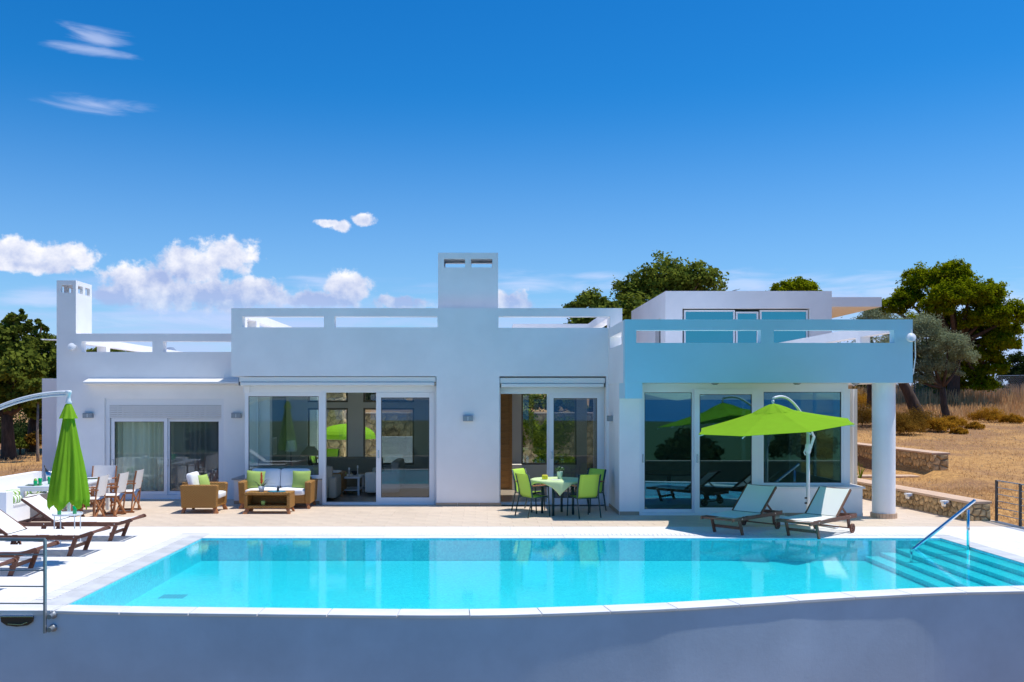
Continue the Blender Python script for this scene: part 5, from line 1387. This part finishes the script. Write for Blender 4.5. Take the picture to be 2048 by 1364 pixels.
tag(MB().box(X(620, 24.3) - .3, X(620, 24.3) + .3, 24.05, 24.55, 0, .54).build('side_cabinet', M['greysofa']), 'low cabinet under the black table lamp', 'cabinet')
for y, z0, z1, lab in ((23.0, 1.25, 1.75, 'upper framed picture on the teal-grey living room wall'), (22.6, .95, 1.45, 'left framed picture on the teal-grey living room wall'), (23.5, 1.0, 1.45, 'right framed picture on the teal-grey living room wall')):
    t = thing('wall_picture', lab, 'picture', (-5.44, y, 0)); MB().box(0, .02, -.2, .2, z0, z1).build('frame', M['dimwhite'], t); MB().box(.0201, .024, -.16, .16, z0 + .04, z1 - .04).build('picture', M['paper'], t)
# furniture in the glazed box
t = thing('indoor_folding_chair', 'white folding deckchair standing inside the right glass room', 'chair', (X(1540, 20), 20.1, 0))
MB().beam((-.35, -.25, .25), (.35, -.25, .85), .03, .03).beam((-.35, .25, .25), (.35, .25, .85), .03, .03).beam((.3, -.25, 0), (-.2, -.25, .5), .03, .03).beam((.3, .25, 0), (-.2, .25, .5), .03, .03).build('frame', M['whitem'], t)
MB().grid(6, 2, lambda u, v: (-.33 + .66 * u, -.23 + .46 * v, .27 + .56 * u - .05 * math.sin(math.pi * u))).build('seat', M['greysofa'], t, smooth=True)
t = thing('indoor_round_table', 'round table faintly visible behind the dark glass doors', 'table', (4.35, 21.0, 0))
MB().lathe([(.6, .70), (.6, .74)], 30).lathe([(.05, .02), (.05, .70)], 12).lathe([(.3, 0), (.3, .02)], 24).build('table_top', M['black'], t)

# ================================================================== COURTYARD FURNITURE
t = thing('courtyard_umbrella', 'open lime green umbrella seen through the living room', 'umbrella', (X(694, 28.0), 28.0, 0))
r = .88; m = MB()
for k in range(8):
    a0, a1 = 2 * math.pi * k / 8, 2 * math.pi * (k + 1) / 8
    p = Vector((r * math.cos(a0), r * math.sin(a0), 0)); q = Vector((r * math.cos(a1), r * math.sin(a1), 0))
    m.grid(4, 7, lambda u, v: (lambda w: (w.x * math.sin(v * math.pi / 2), w.y * math.sin(v * math.pi / 2), 1.30 + .38 * math.cos(v * math.pi / 2) - .03 * math.sin(math.pi * u) * v))(p.lerp(q, u)))
m.build('canopy', M['green'], t); m = MB()
m.lathe([(r, 1.30), (r * 1.0, 1.22)], 64, caps=False, mod=lambda a, z, k: 1.0); m.build('valance', M['green'], t, smooth=True)
MB().tube([(0, 0, 0), (0, 0, 1.68)], .02, 8).build('pole', M['whitem'], t)
ch1 = dup(s0, (X(622, 27.2), 27.2, 0), R(-60), 'lime garden chair in the courtyard, beside the black table lamp'); ch2 = dup(s0, (X(655, 27.6), 27.6, 0), R(-110), 'lime garden chair in the courtyard, left edge of the open door')
for c in (ch1, ch2): c['group'] = 'lime chairs in the courtyard'

# ================================================================== VEGETATION
def quads(centers, normals, size, rs, aspect=.6):
    """leaf quads from numpy arrays"""
    n = len(centers)
    ref = rs.normal(size=(n, 3)); u = np.cross(normals, ref); u /= np.linalg.norm(u, axis=1)[:, None] + 1e-9
    w = np.cross(normals, u); w /= np.linalg.norm(w, axis=1)[:, None] + 1e-9
    s = size * rs.uniform(.6, 1.25, size=(n, 1))
    a = centers + u * s; b = centers + w * s * aspect; c = centers - u * s; d = centers - w * s * aspect
    return np.stack([a, b, c, d], axis=1).reshape(-1, 3)
def quad_obj(name, verts, m, parent=None):
    n = len(verts) // 4; me = bpy.data.meshes.new(name)
    me.vertices.add(4 * n); me.vertices.foreach_set('co', verts.astype(np.float32).ravel())
    me.loops.add(4 * n); me.loops.foreach_set('vertex_index', np.arange(4 * n, dtype=np.int32))
    me.polygons.add(n); me.polygons.foreach_set('loop_start', np.arange(0, 4 * n, 4, dtype=np.int32)); me.polygons.foreach_set('loop_total', np.full(n, 4, dtype=np.int32))
    me.update(calc_edges=True); me.materials.append(m)
    o = bpy.data.objects.new(name, me); COL.objects.link(o)
    if parent: o.parent = parent
    return o
def tree(name, label, cat, base, lobes, nclump, nleaf, leaf, mleaf, trunk_r=.18, mbark='bark', spread=.30, seed=1, up=.25, trunk_top=None, twigs=True, aspect=.6, group=None, lean=(0, 0)):
    rs = np.random.RandomState(seed); rg = random.Random(seed)
    t = thing(name, label, cat, base, 0, group); bx = Vector(base)
    L = [(Vector(l[:3]) - bx, l[3]) for l in lobes]
    cen = sum((l[0] for l in L), Vector()) / len(L); low = min(l[0].z - l[1] * .5 for l in L)
    fork = Vector(trunk_top) - bx if trunk_top else Vector((cen.x * .35 + lean[0], cen.y * .35 + lean[1], max(low, .25 * cen.z)))
    tr = MB(); mid = fork * .5 + Vector((rg.uniform(-.1, .1), rg.uniform(-.1, .1), 0)) * fork.length * .4
    tr.tube([(0, 0, -.3), tuple(mid * .3), tuple(mid), tuple(fork)], [trunk_r * 1.35, trunk_r * 1.05, trunk_r * .9, trunk_r * .75], 10)
    tr.build('trunk', M[mbark], t, smooth=True)
    V_ = []; tw = MB()
    for ci, (c, r) in enumerate(L):
        lm = MB(); a = fork.lerp(c, .45) + Vector((rg.uniform(-.1, .1), rg.uniform(-.1, .1), -.1)) * r
        lm.tube([tuple(fork), tuple(a), tuple(c)], [trunk_r * .55, trunk_r * .35, trunk_r * .16], 7); lm.build('limb', M[mbark], t, smooth=True)
        k = max(6, int(1.45 * nclump * (r / np.mean([l[1] for l in L])) ** 2))
        for _ in range(k):
            d = rs.normal(size=3); d /= np.linalg.norm(d); d[2] = abs(d[2]) * .9 - .35 * (rs.rand() < .5); d /= np.linalg.norm(d)
            rr = r * rs.uniform(.50, 1.16); cc = np.array(c) + d * rr * np.array([1, 1, .88])
            if twigs and rg.random() < .35:
                st = Vector(c) + (Vector(cc) - Vector(c)) * .2; tw.tube([tuple(st), tuple(cc)], [trunk_r * .07, trunk_r * .03], 3)
            sr = r * spread * rs.uniform(.7, 1.35); n = int(nleaf * rs.uniform(.7, 1.3))
            p = rs.normal(size=(n, 3)) * sr * np.array([.55, .55, .42]) + cc
            nn = rs.normal(size=(n, 3)) + np.array([0, 0, up * 3]) + d * .8
            nn /= np.linalg.norm(nn, axis=1)[:, None]
            V_.append(quads(p, nn, leaf, rs, aspect))
    quad_obj('crown', np.concatenate(V_), M[mleaf], t)
    if tw.v: tw.build('twigs', M[mbark], t, kind='stuff')
    return t
def lob(D, *pts):
    """lobes of a crown standing D metres away: (across, height, radius, depth offset)"""
    return [(X(px, D), D + dy, Z(py, D), r * D / 1800) for px, py, r, dy in pts]

# carob tree behind the house
D = 37
tree('carob_tree', 'large dark green broadleaf tree rising behind the centre and right roofs', 'tree', (X(1330, D), D, 2.0),
     lob(D, (1335, 560, 48, 0), (1290, 580, 45, 1), (1390, 570, 42, -.5), (1255, 625, 38, 0), (1360, 610, 60, 1), (1300, 640, 50, -1), (1415, 600, 34, .5), (1240, 655, 30, .5)), 62, 34, .085, 'carob', .30, seed=3, spread=.24)
tree('carob_tree', 'smaller brownish green tree just left of the large one, behind the roof parapet', 'tree', (X(1185, 34), 34, 2.0),
     lob(34, (1180, 605, 26, 0), (1150, 615, 16, .3), (1200, 640, 34, 0), (1160, 655, 26, 0), (1212, 612, 16, 0)), 34, 26, .075, 'carob', .12, seed=5, spread=.28)
br = MB(); rg = random.Random(3)
for k in range(9):
    p = Vector((X(1432, 37), 37, Z(600, 37))); q = p + Vector((rg.uniform(.4, 1.0), rg.uniform(-.2, .2), rg.uniform(.0, .55))); br.tube([tuple(p + Vector((rg.uniform(-.2, .1), 0, rg.uniform(-.3, .1)))), tuple(p.lerp(q, .5) + Vector((0, 0, .06))), tuple(q)], [.02, .014, .006], 4)
tag(br.build('bare_branches', M['bark']), 'thin bare twigs sticking out right of the large tree', 'branches')
tree('pine_tree', 'rounded olive-green pine top peeking over the upper storey roof', 'tree', (X(1590, 45), 45, 2.0), lob(45, (1600, 582, 28, 0), (1562, 588, 22, 0), (1625, 592, 16, 0)), 60, 60, .07, 'pine', .22, seed=6, spread=.22)
# big pine on the right
D = 52
tree('pine_tree', 'big umbrella pine with dense green clumps on the right', 'tree', (X(1905, D), D, ground_z(X(1905, D), D)),
     lob(D, (1845, 565, 34, 0), (1885, 557, 32, -1), (1925, 565, 34, 1), (1815, 600, 30, 0), (1865, 605, 34, -2), (1910, 600, 38, -1.5), (1955, 600, 34, -1), (1975, 610, 24, 0), (1785, 620, 26, 0), (1845, 625, 30, -1.5),
         (1900, 640, 34, 1), (1945, 645, 36, -1), (1990, 640, 34, -1.5), (2005, 665, 28, 0), (1980, 690, 30, -1), (2015, 690, 20, 0), (1955, 695, 26, 1), (1990, 740, 24, 0), (1950, 745, 28, .5), (1925, 690, 34, 2), (1965, 770, 26, 0), (1915, 760, 28, 1), (1880, 650, 34, 2), (1960, 665, 34, 1), (1990, 775, 20, 1), (1885, 705, 34, 2.5), (1920, 725, 32, 2.5), (1965, 715, 34, 0), (1860, 650, 30, 2), (1935, 775, 26, 2), (1895, 785, 24, 2.5), (1770, 625, 20, 1)),
     58, 62, .075, 'pine', .34, seed=7, spread=.21, trunk_top=(X(1912, D), D, Z(690, D)))
# olive in front of it
D = 42
tree('olive_tree', 'grey-green olive tree in front of the big pine, beside the overhanging parapet', 'tree', (X(1895, D), D, ground_z(X(1895, D), D)),
     lob(D, (1850, 665, 36, 0), (1830, 700, 36, .5), (1885, 695, 36, -.5), (1860, 735, 34, 0), (1925, 715, 28, 0), (1905, 745, 26, .5), (1835, 760, 26, 0), (1800, 660, 34, .4), (1785, 700, 30, 0)), 58, 60, .055, 'olive', .17, seed=8, spread=.26, aspect=.3, trunk_top=(X(1885, D), D, Z(775, D)), mbark='bark')
tree('olive_tree', 'grey olive crown half hidden behind the flat canopy slab', 'tree', (X(1740, 47), 47, 2.2), lob(47, (1745, 640, 26, 0), (1770, 655, 26, 0), (1715, 655, 22, 0)), 40, 50, .055, 'olive', .14, seed=9, spread=.26, aspect=.3)
tree('pine_tree', 'thin dark conifer at the right frame edge behind the wire fence', 'tree', (X(2040, 66), 66, ground_z(20, 66)), lob(66, (2035, 722, 17, 0), (2050, 745, 24, 0), (2020, 755, 18, 0), (2045, 775, 22, 0), (2070, 740, 24, 0)), 40, 40, .09, 'dkleaf', .16, seed=10, spread=.3)
for k, (px, py, r, DD) in enumerate(((1935, 785, 22, 62), (1985, 780, 20, 64), (1745, 780, 24, 60), (1722, 790, 20, 58), (1790, 790, 18, 60), (1860, 790, 20, 61))):
    lab = ['dark shrub behind the wire fence, under the big pine', 'dark shrub behind the fence, right of the pine trunk', 'dark shrub seen between glass corner and round column', 'dark bush at the glass corner, on the crest', 'dark shrub behind the leaning trunk', 'dark shrub behind the fence, under the olive tree'][k]
    tree('shrub', lab, 'shrub', (X(px, DD), DD, ground_z(X(px, DD), DD)), lob(DD, (px, py, r, 0), (px - r * .7, py + 6, r * .7, .3), (px + r * .7, py + 8, r * .7, -.3)), 26, 40, .08, 'dkleaf', .07, seed=30 + k, spread=.3, group='dark shrubs on the crest')
# leaning trunk
DT = 37.0
t = thing('leaning_tree', 'thick brown trunk leaning steeply just right of the round column', 'tree trunk', (X(1838, DT), DT, ground_z(X(1838, DT), DT)))
hz = Z(758, DT) - ground_z(X(1838, DT), DT)
MB().tube([(.15, 0, -.2), (-.10, 0, hz * .35), (-.52, 0, hz * .8), (-.95, 0, hz * 1.15), (-1.3, .2, hz * 1.6)], [.34, .27, .20, .15, .10], 10).build('trunk', M['bark'], t, smooth=True)
quad_obj('crown', quads(np.random.RandomState(3).normal(size=(2500, 3)) * [.7, .7, .45] + [-1.5, .6, hz * 1.75], np.random.RandomState(4).normal(size=(2500, 3)), .06, np.random.RandomState(5), .3), M['olive'], t)
# left side trees
tree('oak_tree', 'dark broadleaf tree at the left edge with an airy top', 'tree', (X(18, 35), 35, ground_z(-18, 35)),
     lob(35, (20, 700, 42, 0), (-15, 735, 50, 0), (45, 745, 44, -.5), (10, 790, 50, .5), (60, 800, 36, 0), (30, 660, 26, 0), (-25, 680, 40, 0), (32, 635, 15, 0), (-40, 800, 50, 0)), 46, 34, .11, 'oakleaf', .26, seed=11, spread=.25, trunk_top=(X(14, 35), 35, Z(830, 35)))
tree('oak_tree', 'dark broadleaf tree close to the left house corner, behind the antenna', 'tree', (X(62, 38), 38, ground_z(-18, 38)),
     lob(38, (82, 690, 30, 0), (100, 725, 34, 0), (75, 745, 40, .5), (110, 770, 36, 0), (60, 790, 40, 0), (95, 820, 36, 0), (82, 655, 14, 0), (135, 750, 40, .5), (130, 800, 40, 0)), 42, 34, .11, 'oakleaf', .22, seed=12, spread=.26, trunk_top=(X(66, 38), 38, Z(840, 38)))
tree('young_tree', 'thin grey-trunked young tree in front of the left thicket', 'tree', (X(76, 33), 33, ground_z(-16, 33)), lob(33, (76, 800, 16, 0), (68, 775, 16, 0), (86, 770, 14, 0)), 20, 24, .07, 'oakleaf', .05, mbark='palebark', seed=13, spread=.4)
for k, (px, py, r, DD, mt, lab) in enumerate(((10, 880, 34, 44, 'dkleaf', 'dark undergrowth bush at the left frame edge'), (60, 868, 34, 46, 'dkleaf', 'dark undergrowth bush behind the left tree trunks'), (105, 860, 36, 45, 'dkleaf', 'dark undergrowth bush beside the left house corner'),
                                       (75, 880, 16, 37, 'brownb', 'dry brown bush under the left trees'), (40, 888, 14, 37, 'oakleaf', 'low green bush under the left trees'), (95, 872, 16, 38, 'brownb', 'dry golden bush next to the left house corner'), (-40, 850, 60, 50, 'dkleaf', 'big dark bush beyond the left frame edge'), (30, 820, 50, 56, 'dkleaf', 'dense dark thicket filling the gap between the left trunks'))):
    tree('shrub', lab, 'shrub', (X(px, DD), DD, ground_z(X(px, DD), DD)), lob(DD, (px, py, r, 0), (px - r * .8, py + 5, r * .7, .3), (px + r * .8, py + 4, r * .7, -.3)), 26, 40, .06, mt, .05, seed=50 + k, spread=.32, group='undergrowth at the left')
tree('distant_tree', 'bushy green treetop seen through the left parapet slots', 'tree', (X(205, 60), 60, 1), lob(60, (200, 712, 22, 0), (230, 716, 22, 0), (260, 722, 20, 0)), 40, 40, .10, 'carob', .2, seed=70)
# dry bushes on the right slope
def hit(px, py):
    D_ = 18.0
    while D_ < 80:
        if Z(py, D_) <= ground_z(X(px, D_), D_): return D_
        D_ += .1
    return 60.0
for k, (px, py, r, DD, mt, lab) in enumerate(((1830, 838, 30, 31, 'brownb', 'dark brown bush at the foot of the leaning trunk'), (1800, 850, 26, 30, 'brownb', 'brown bush right beside the round column'), (1875, 850, 18, 32, 'orangeb', 'small golden bush right of the leaning trunk'),
                                       (1725, 830, 30, 33, 'brownb', 'dark brown bush behind the glass corner'), (1708, 800, 26, 35, 'orangeb', 'tall dry orange bush behind the glass corner'), (1905, 843, 14, 33, 'orangeb', 'low golden tuft on the dry slope'),
                                       (1975, 830, 20, 38, 'orangeb', 'bright orange bush alone on the upper slope'), (2025, 838, 12, 38, 'orangeb', 'tiny orange tuft near the right frame edge'), (1850, 800, 14, 45, 'olive', 'grey-green bush left of the tall dry grass'), (1735, 800, 20, 40, 'brownb', 'dry reddish bush seen left of the round column'), (1918, 862, 8, 31, 'orangeb', 'small yellow tuft below the golden bushes'), (1950, 852, 9, 34, 'orangeb', 'small yellow tuft right of centre on the slope'))):
    DD = hit(px, py + r * .75); x0 = X(px, DD); gz = ground_z(x0, DD); q = r * 1.25 * DD / 1800
    L_ = [(x0, DD, gz + q * .55, q * .75), (x0 - q * .8, DD + .1, gz + q * .35, q * .6), (x0 + q * .8, DD - .1, gz + q * .35, q * .6), (x0 + q * .1, DD - q * .5, gz + q * .3, q * .6)]
    tree('dry_bush', lab, 'bush', (x0, DD, gz), L_, 34, 46, .032, mt, .02, seed=80 + k, spread=.34, group='dry bushes on the right slope', aspect=.4, trunk_top=(x0, DD, gz + q * .2))
# planting in the courtyard, seen through the rooms
tree('hedge_shrub', 'green shrub above the courtyard wall, left half of the hall window', 'shrub', (X(1062, 33), 33, 1.9), lob(33, (1060, 810, 22, 0), (1048, 800, 18, 0), (1075, 812, 20, 0)), 30, 30, .06, 'carob', .05, seed=90, spread=.3)
tree('hedge_shrub', 'green shrub above the courtyard wall, behind the sliding door', 'shrub', (X(1105, 33), 33, 1.9), lob(33, (1095, 812, 22, 0), (1125, 808, 24, 0), (1150, 815, 20, 0)), 30, 30, .06, 'carob', .05, seed=91, spread=.3)
tree('hedge_shrub', 'dark shrub above the courtyard wall, seen over the lime umbrella', 'shrub', (X(720, 33), 33, 1.9), lob(33, (690, 800, 20, 0), (740, 806, 24, 0), (780, 800, 26, 0)), 30, 30, .06, 'dkleaf', .05, seed=92, spread=.3)
tree('yellow_shrub', 'bright yellow-green clipped shrub outside the hall window, left part', 'shrub', (X(1085, 28), 28, 0), lob(28, (1085, 925, 14, 0), (1098, 928, 12, 0)), 40, 40, .03, 'shrub', .03, seed=93, spread=.35)
tree('yellow_shrub', 'yellow-green clipped shrub behind the sliding hall door, above the flowers', 'shrub', (X(1132, 28), 28, 0), lob(28, (1125, 925, 16, 0), (1142, 927, 14, 0)), 40, 40, .03, 'shrub', .03, seed=94, spread=.35)
rs = np.random.RandomState(21); pts = []
for (cx, cz, rx, rz_, n) in ((1050, 835, 12, 18, 420), (1065, 855, 10, 20, 420), (1080, 868, 16, 14, 420), (1074, 890, 7, 24, 300), (1098, 855, 14, 12, 300), (1085, 900, 10, 20, 200), (1044, 880, 5, 24, 160), (1115, 870, 22, 24, 420), (1140, 850, 18, 14, 200)):
    p = rs.normal(size=(n, 2)) * .5; pts.append(np.stack([X(cx, 31.1) + p[:, 0] * rx * 31.1 / 1800, 31.12 + rs.uniform(-.10, .02, n), Z(cz, 31.1) - p[:, 1] * rz_ * 31.1 / 1800], 1))
pts = np.concatenate(pts); nn = rs.normal(size=pts.shape) * .6 + [0, -1, .5]; nn /= np.linalg.norm(nn, axis=1)[:, None]
tag(quad_obj('ivy', quads(pts, nn, .055, rs, .8), M['ivy']), 'yellow-green ivy climbing the courtyard stone wall behind the hall window', 'ivy')
t = thing('agave_shoot', 'thin yellow-green shoot in the stone bed beside the round column', 'plant', (X(1720, 23.6), 23.6, .30))
m = MB(); rg = random.Random(8)
for k in range(9):
    a = rg.uniform(0, 6.28); m.tube([(0, 0, 0), (.08 * math.cos(a), .08 * math.sin(a), .25), (.14 * math.cos(a), .14 * math.sin(a), rg.uniform(.3, .5))], [.012, .009, .003], 4)
m.build('stems', M['shrub'], t)

# dry grass: straw lying on the cut slope, standing stalks towards the crest
def grass(n, x0, x1, d0, d1, h0, h1, seed, w=.012, lean=.5, cond=None):
    rs = np.random.RandomState(seed); xx = rs.uniform(x0, x1, n * 2); dd = d0 + (d1 - d0) * rs.uniform(0, 1, n * 2) ** 1.0
    keep = [i for i in range(n * 2) if cond is None or cond(xx[i], dd[i])][:n]
    xx, dd = xx[keep], dd[keep]; zz = np.array([ground_z(a, b3) for a, b3 in zip(xx, dd)]) - .02
    k = len(xx); h = rs.uniform(h0, h1, k); az = rs.uniform(0, 6.28, k); ln = rs.uniform(0, lean, k) * h
    base = np.stack([xx, dd, zz], 1); tip = base + np.stack([np.cos(az) * ln, np.sin(az) * ln, h], 1)
    sd = np.stack([-np.sin(az), np.cos(az), np.zeros(k)], 1) * w * rs.uniform(.6, 1.5, (k, 1))
    side = np.where(rs.rand(k, 1) < .7, np.array([[1.0, 0, 0]]) * w, sd)
    return np.stack([base - side, base + side, tip + side * .25, tip - side * .25], 1).reshape(-1, 3)
vis = lambda x, d: (965 + x * 1800 / d) < 2110 and (965 + x * 1800 / d) > 1690 and not (9.2 < x < 12.5 and 18 < d < 30.2)
pa = lambda x, d: mn.noise(Vector((x * .25, d * .12, 5))) > -.25
G = [grass(16000, 17, 52, 50, 72, .5, 1.15, 1, .022, .35, cond=lambda x, d: vis(x, d) and pa(x, d)),
     grass(9000, 14, 45, 42, 56, .15, .5, 2, .02, .6, cond=vis), grass(22000, 9.6, 40, 19, 44, .03, .11, 3, .010, 2.2, cond=lambda x, d: 1690 < 965 + x * 1800 / d < 2110 and not (9.2 < x < 12.5 and 24 < d < 30.2) and not (x < 10.3 and d < 24.5)),
     grass(4000, 10.45, 14, 17, 21, .03, .12, 4, .008, 2.0), grass(6000, -24, -11.5, 24, 44, .04, .18, 5, .015, 1.2)]
o = quad_obj('dry_grass', np.concatenate(G), M['grass']); o['kind'] = 'stuff'
# pebbles and clods on the slope
rs = np.random.RandomState(2); m = MB()
for k in range(500):
    d = rs.uniform(18.5, 42); x = rs.uniform(10.6, 10.6 + d * .6); s = rs.uniform(.015, .05); z = ground_z(x, d)
    if 11.5 < x < 12.6 and 23.5 < d < 30.2: continue
    a = rs.uniform(0, 6.28); m.v += [(x + s * math.cos(a + q), d + s * math.sin(a + q), z) for q in (0, 1.57, 3.14, 4.71)] + [(x, d, z + s * .8)]; b0 = len(m.v) - 5
    m.f += [(b0, b0 + 1, b0 + 4), (b0 + 1, b0 + 2, b0 + 4), (b0 + 2, b0 + 3, b0 + 4), (b0 + 3, b0, b0 + 4)]
o = m.build('clods', M['mortar']); o['kind'] = 'stuff'
hs_ = MB(); hs_.tube([(X(1898, 24.2), 24.0, .46), (12.4, 23.2, .40), (12.8, 22.0, .38), (12.6, 20.6, .36), (12.3, 19.6, .30)], .018, 6)
tag(hs_.build('irrigation_hose', M['dark']), 'black irrigation hose lying on the dry slope right of the stone walls', 'hose')

# wire fence on the crest
t = thing('wire_fence', 'thin chain-link fence on the crest of the dry slope', 'fence', (26, 56, 0))
fx = [X(1735, 50), X(1829, 52), X(1921, 55), X(2040, 57), X(2140, 58)]; fd = [50, 52, 55, 57, 58]
gz = [ground_z(a, b3) for a, b3 in zip(fx, fd)]
for a, b3, c in zip(fx, fd, gz): MB().tube([(a, b3, c - .3), (a, b3, c + 1.75)], .035, 6).build('post', M['dark'], t, org=(26, 56, 0))
wm = MB()
for k in range(4):
    a, b3 = Vector((fx[k], fd[k], gz[k])), Vector((fx[k + 1], fd[k + 1], gz[k + 1])); L = (b3 - a).length; n = int(L / .16)
    def pt(u, z): 
        q = a.lerp(b3, u); return (q.x, q.y, q.z + z)
    wm.tube([pt(0, 1.7), pt(1, 1.7)], .014, 3)
    for i in range(-11, n):
        for sg in (1, -1):
            u0, u1 = i / n, (i + 11) / n; z0, z1 = (0, 1.68) if sg > 0 else (1.68, 0)
            if u0 < 0: z0 = z0 + (z1 - z0) * (-u0) / (u1 - u0); u0 = 0
            if u1 > 1: z1 = z0 + (z1 - z0) * (1 - u0) / (u1 - u0); u1 = 1
            p, q = Vector(pt(u0, z0)), Vector(pt(u1, z1)); wm.beam(tuple(p), tuple(q), .006, .006)
wm.build('wire_mesh', M['galv'], t, org=(26, 56, 0), kind='stuff')

# ------------------------------------------------------------------ garden in front, mirrored in the panes
t = thing('garden_wall', 'low wall across the lawn mirrored in the dark glass doors', 'wall', (0, -7, -2.2))
MB().box(-30, 30, -.15, .15, -.3, 1.5).build('wall', M['mortar'], t); MB().box(-30, 30, -.2, .2, 1.501, 1.57).build('cap', M['cap'], t)
for k, (x, d, h, lab) in enumerate(((12, -14, 3.2, 'tree mirrored in the left pane of the glass room'), (-6, -16, 3.0, 'tree mirrored in the living room panes'), (20, -18, 3.6, 'tree mirrored at the right of the glass room'), (3, -22, 3.0, 'tree mirrored in the middle glass door'), (-18, -18, 3.6, 'tree mirrored beside the bay window'))):
    tree('garden_tree', lab, 'tree', (x, d, -2.3), [(x, d, h * .45 - 2.0, h * .35), (x + h * .3, d, h * .35 - 2.0, h * .26), (x - h * .3, d + .5, h * .38 - 2.0, h * .28), (x, d, h * .65 - 2.0, h * .22)], 40, 22, .16, 'dkleaf', .2, seed=120 + k, group='garden trees mirrored in the glass', twigs=False)
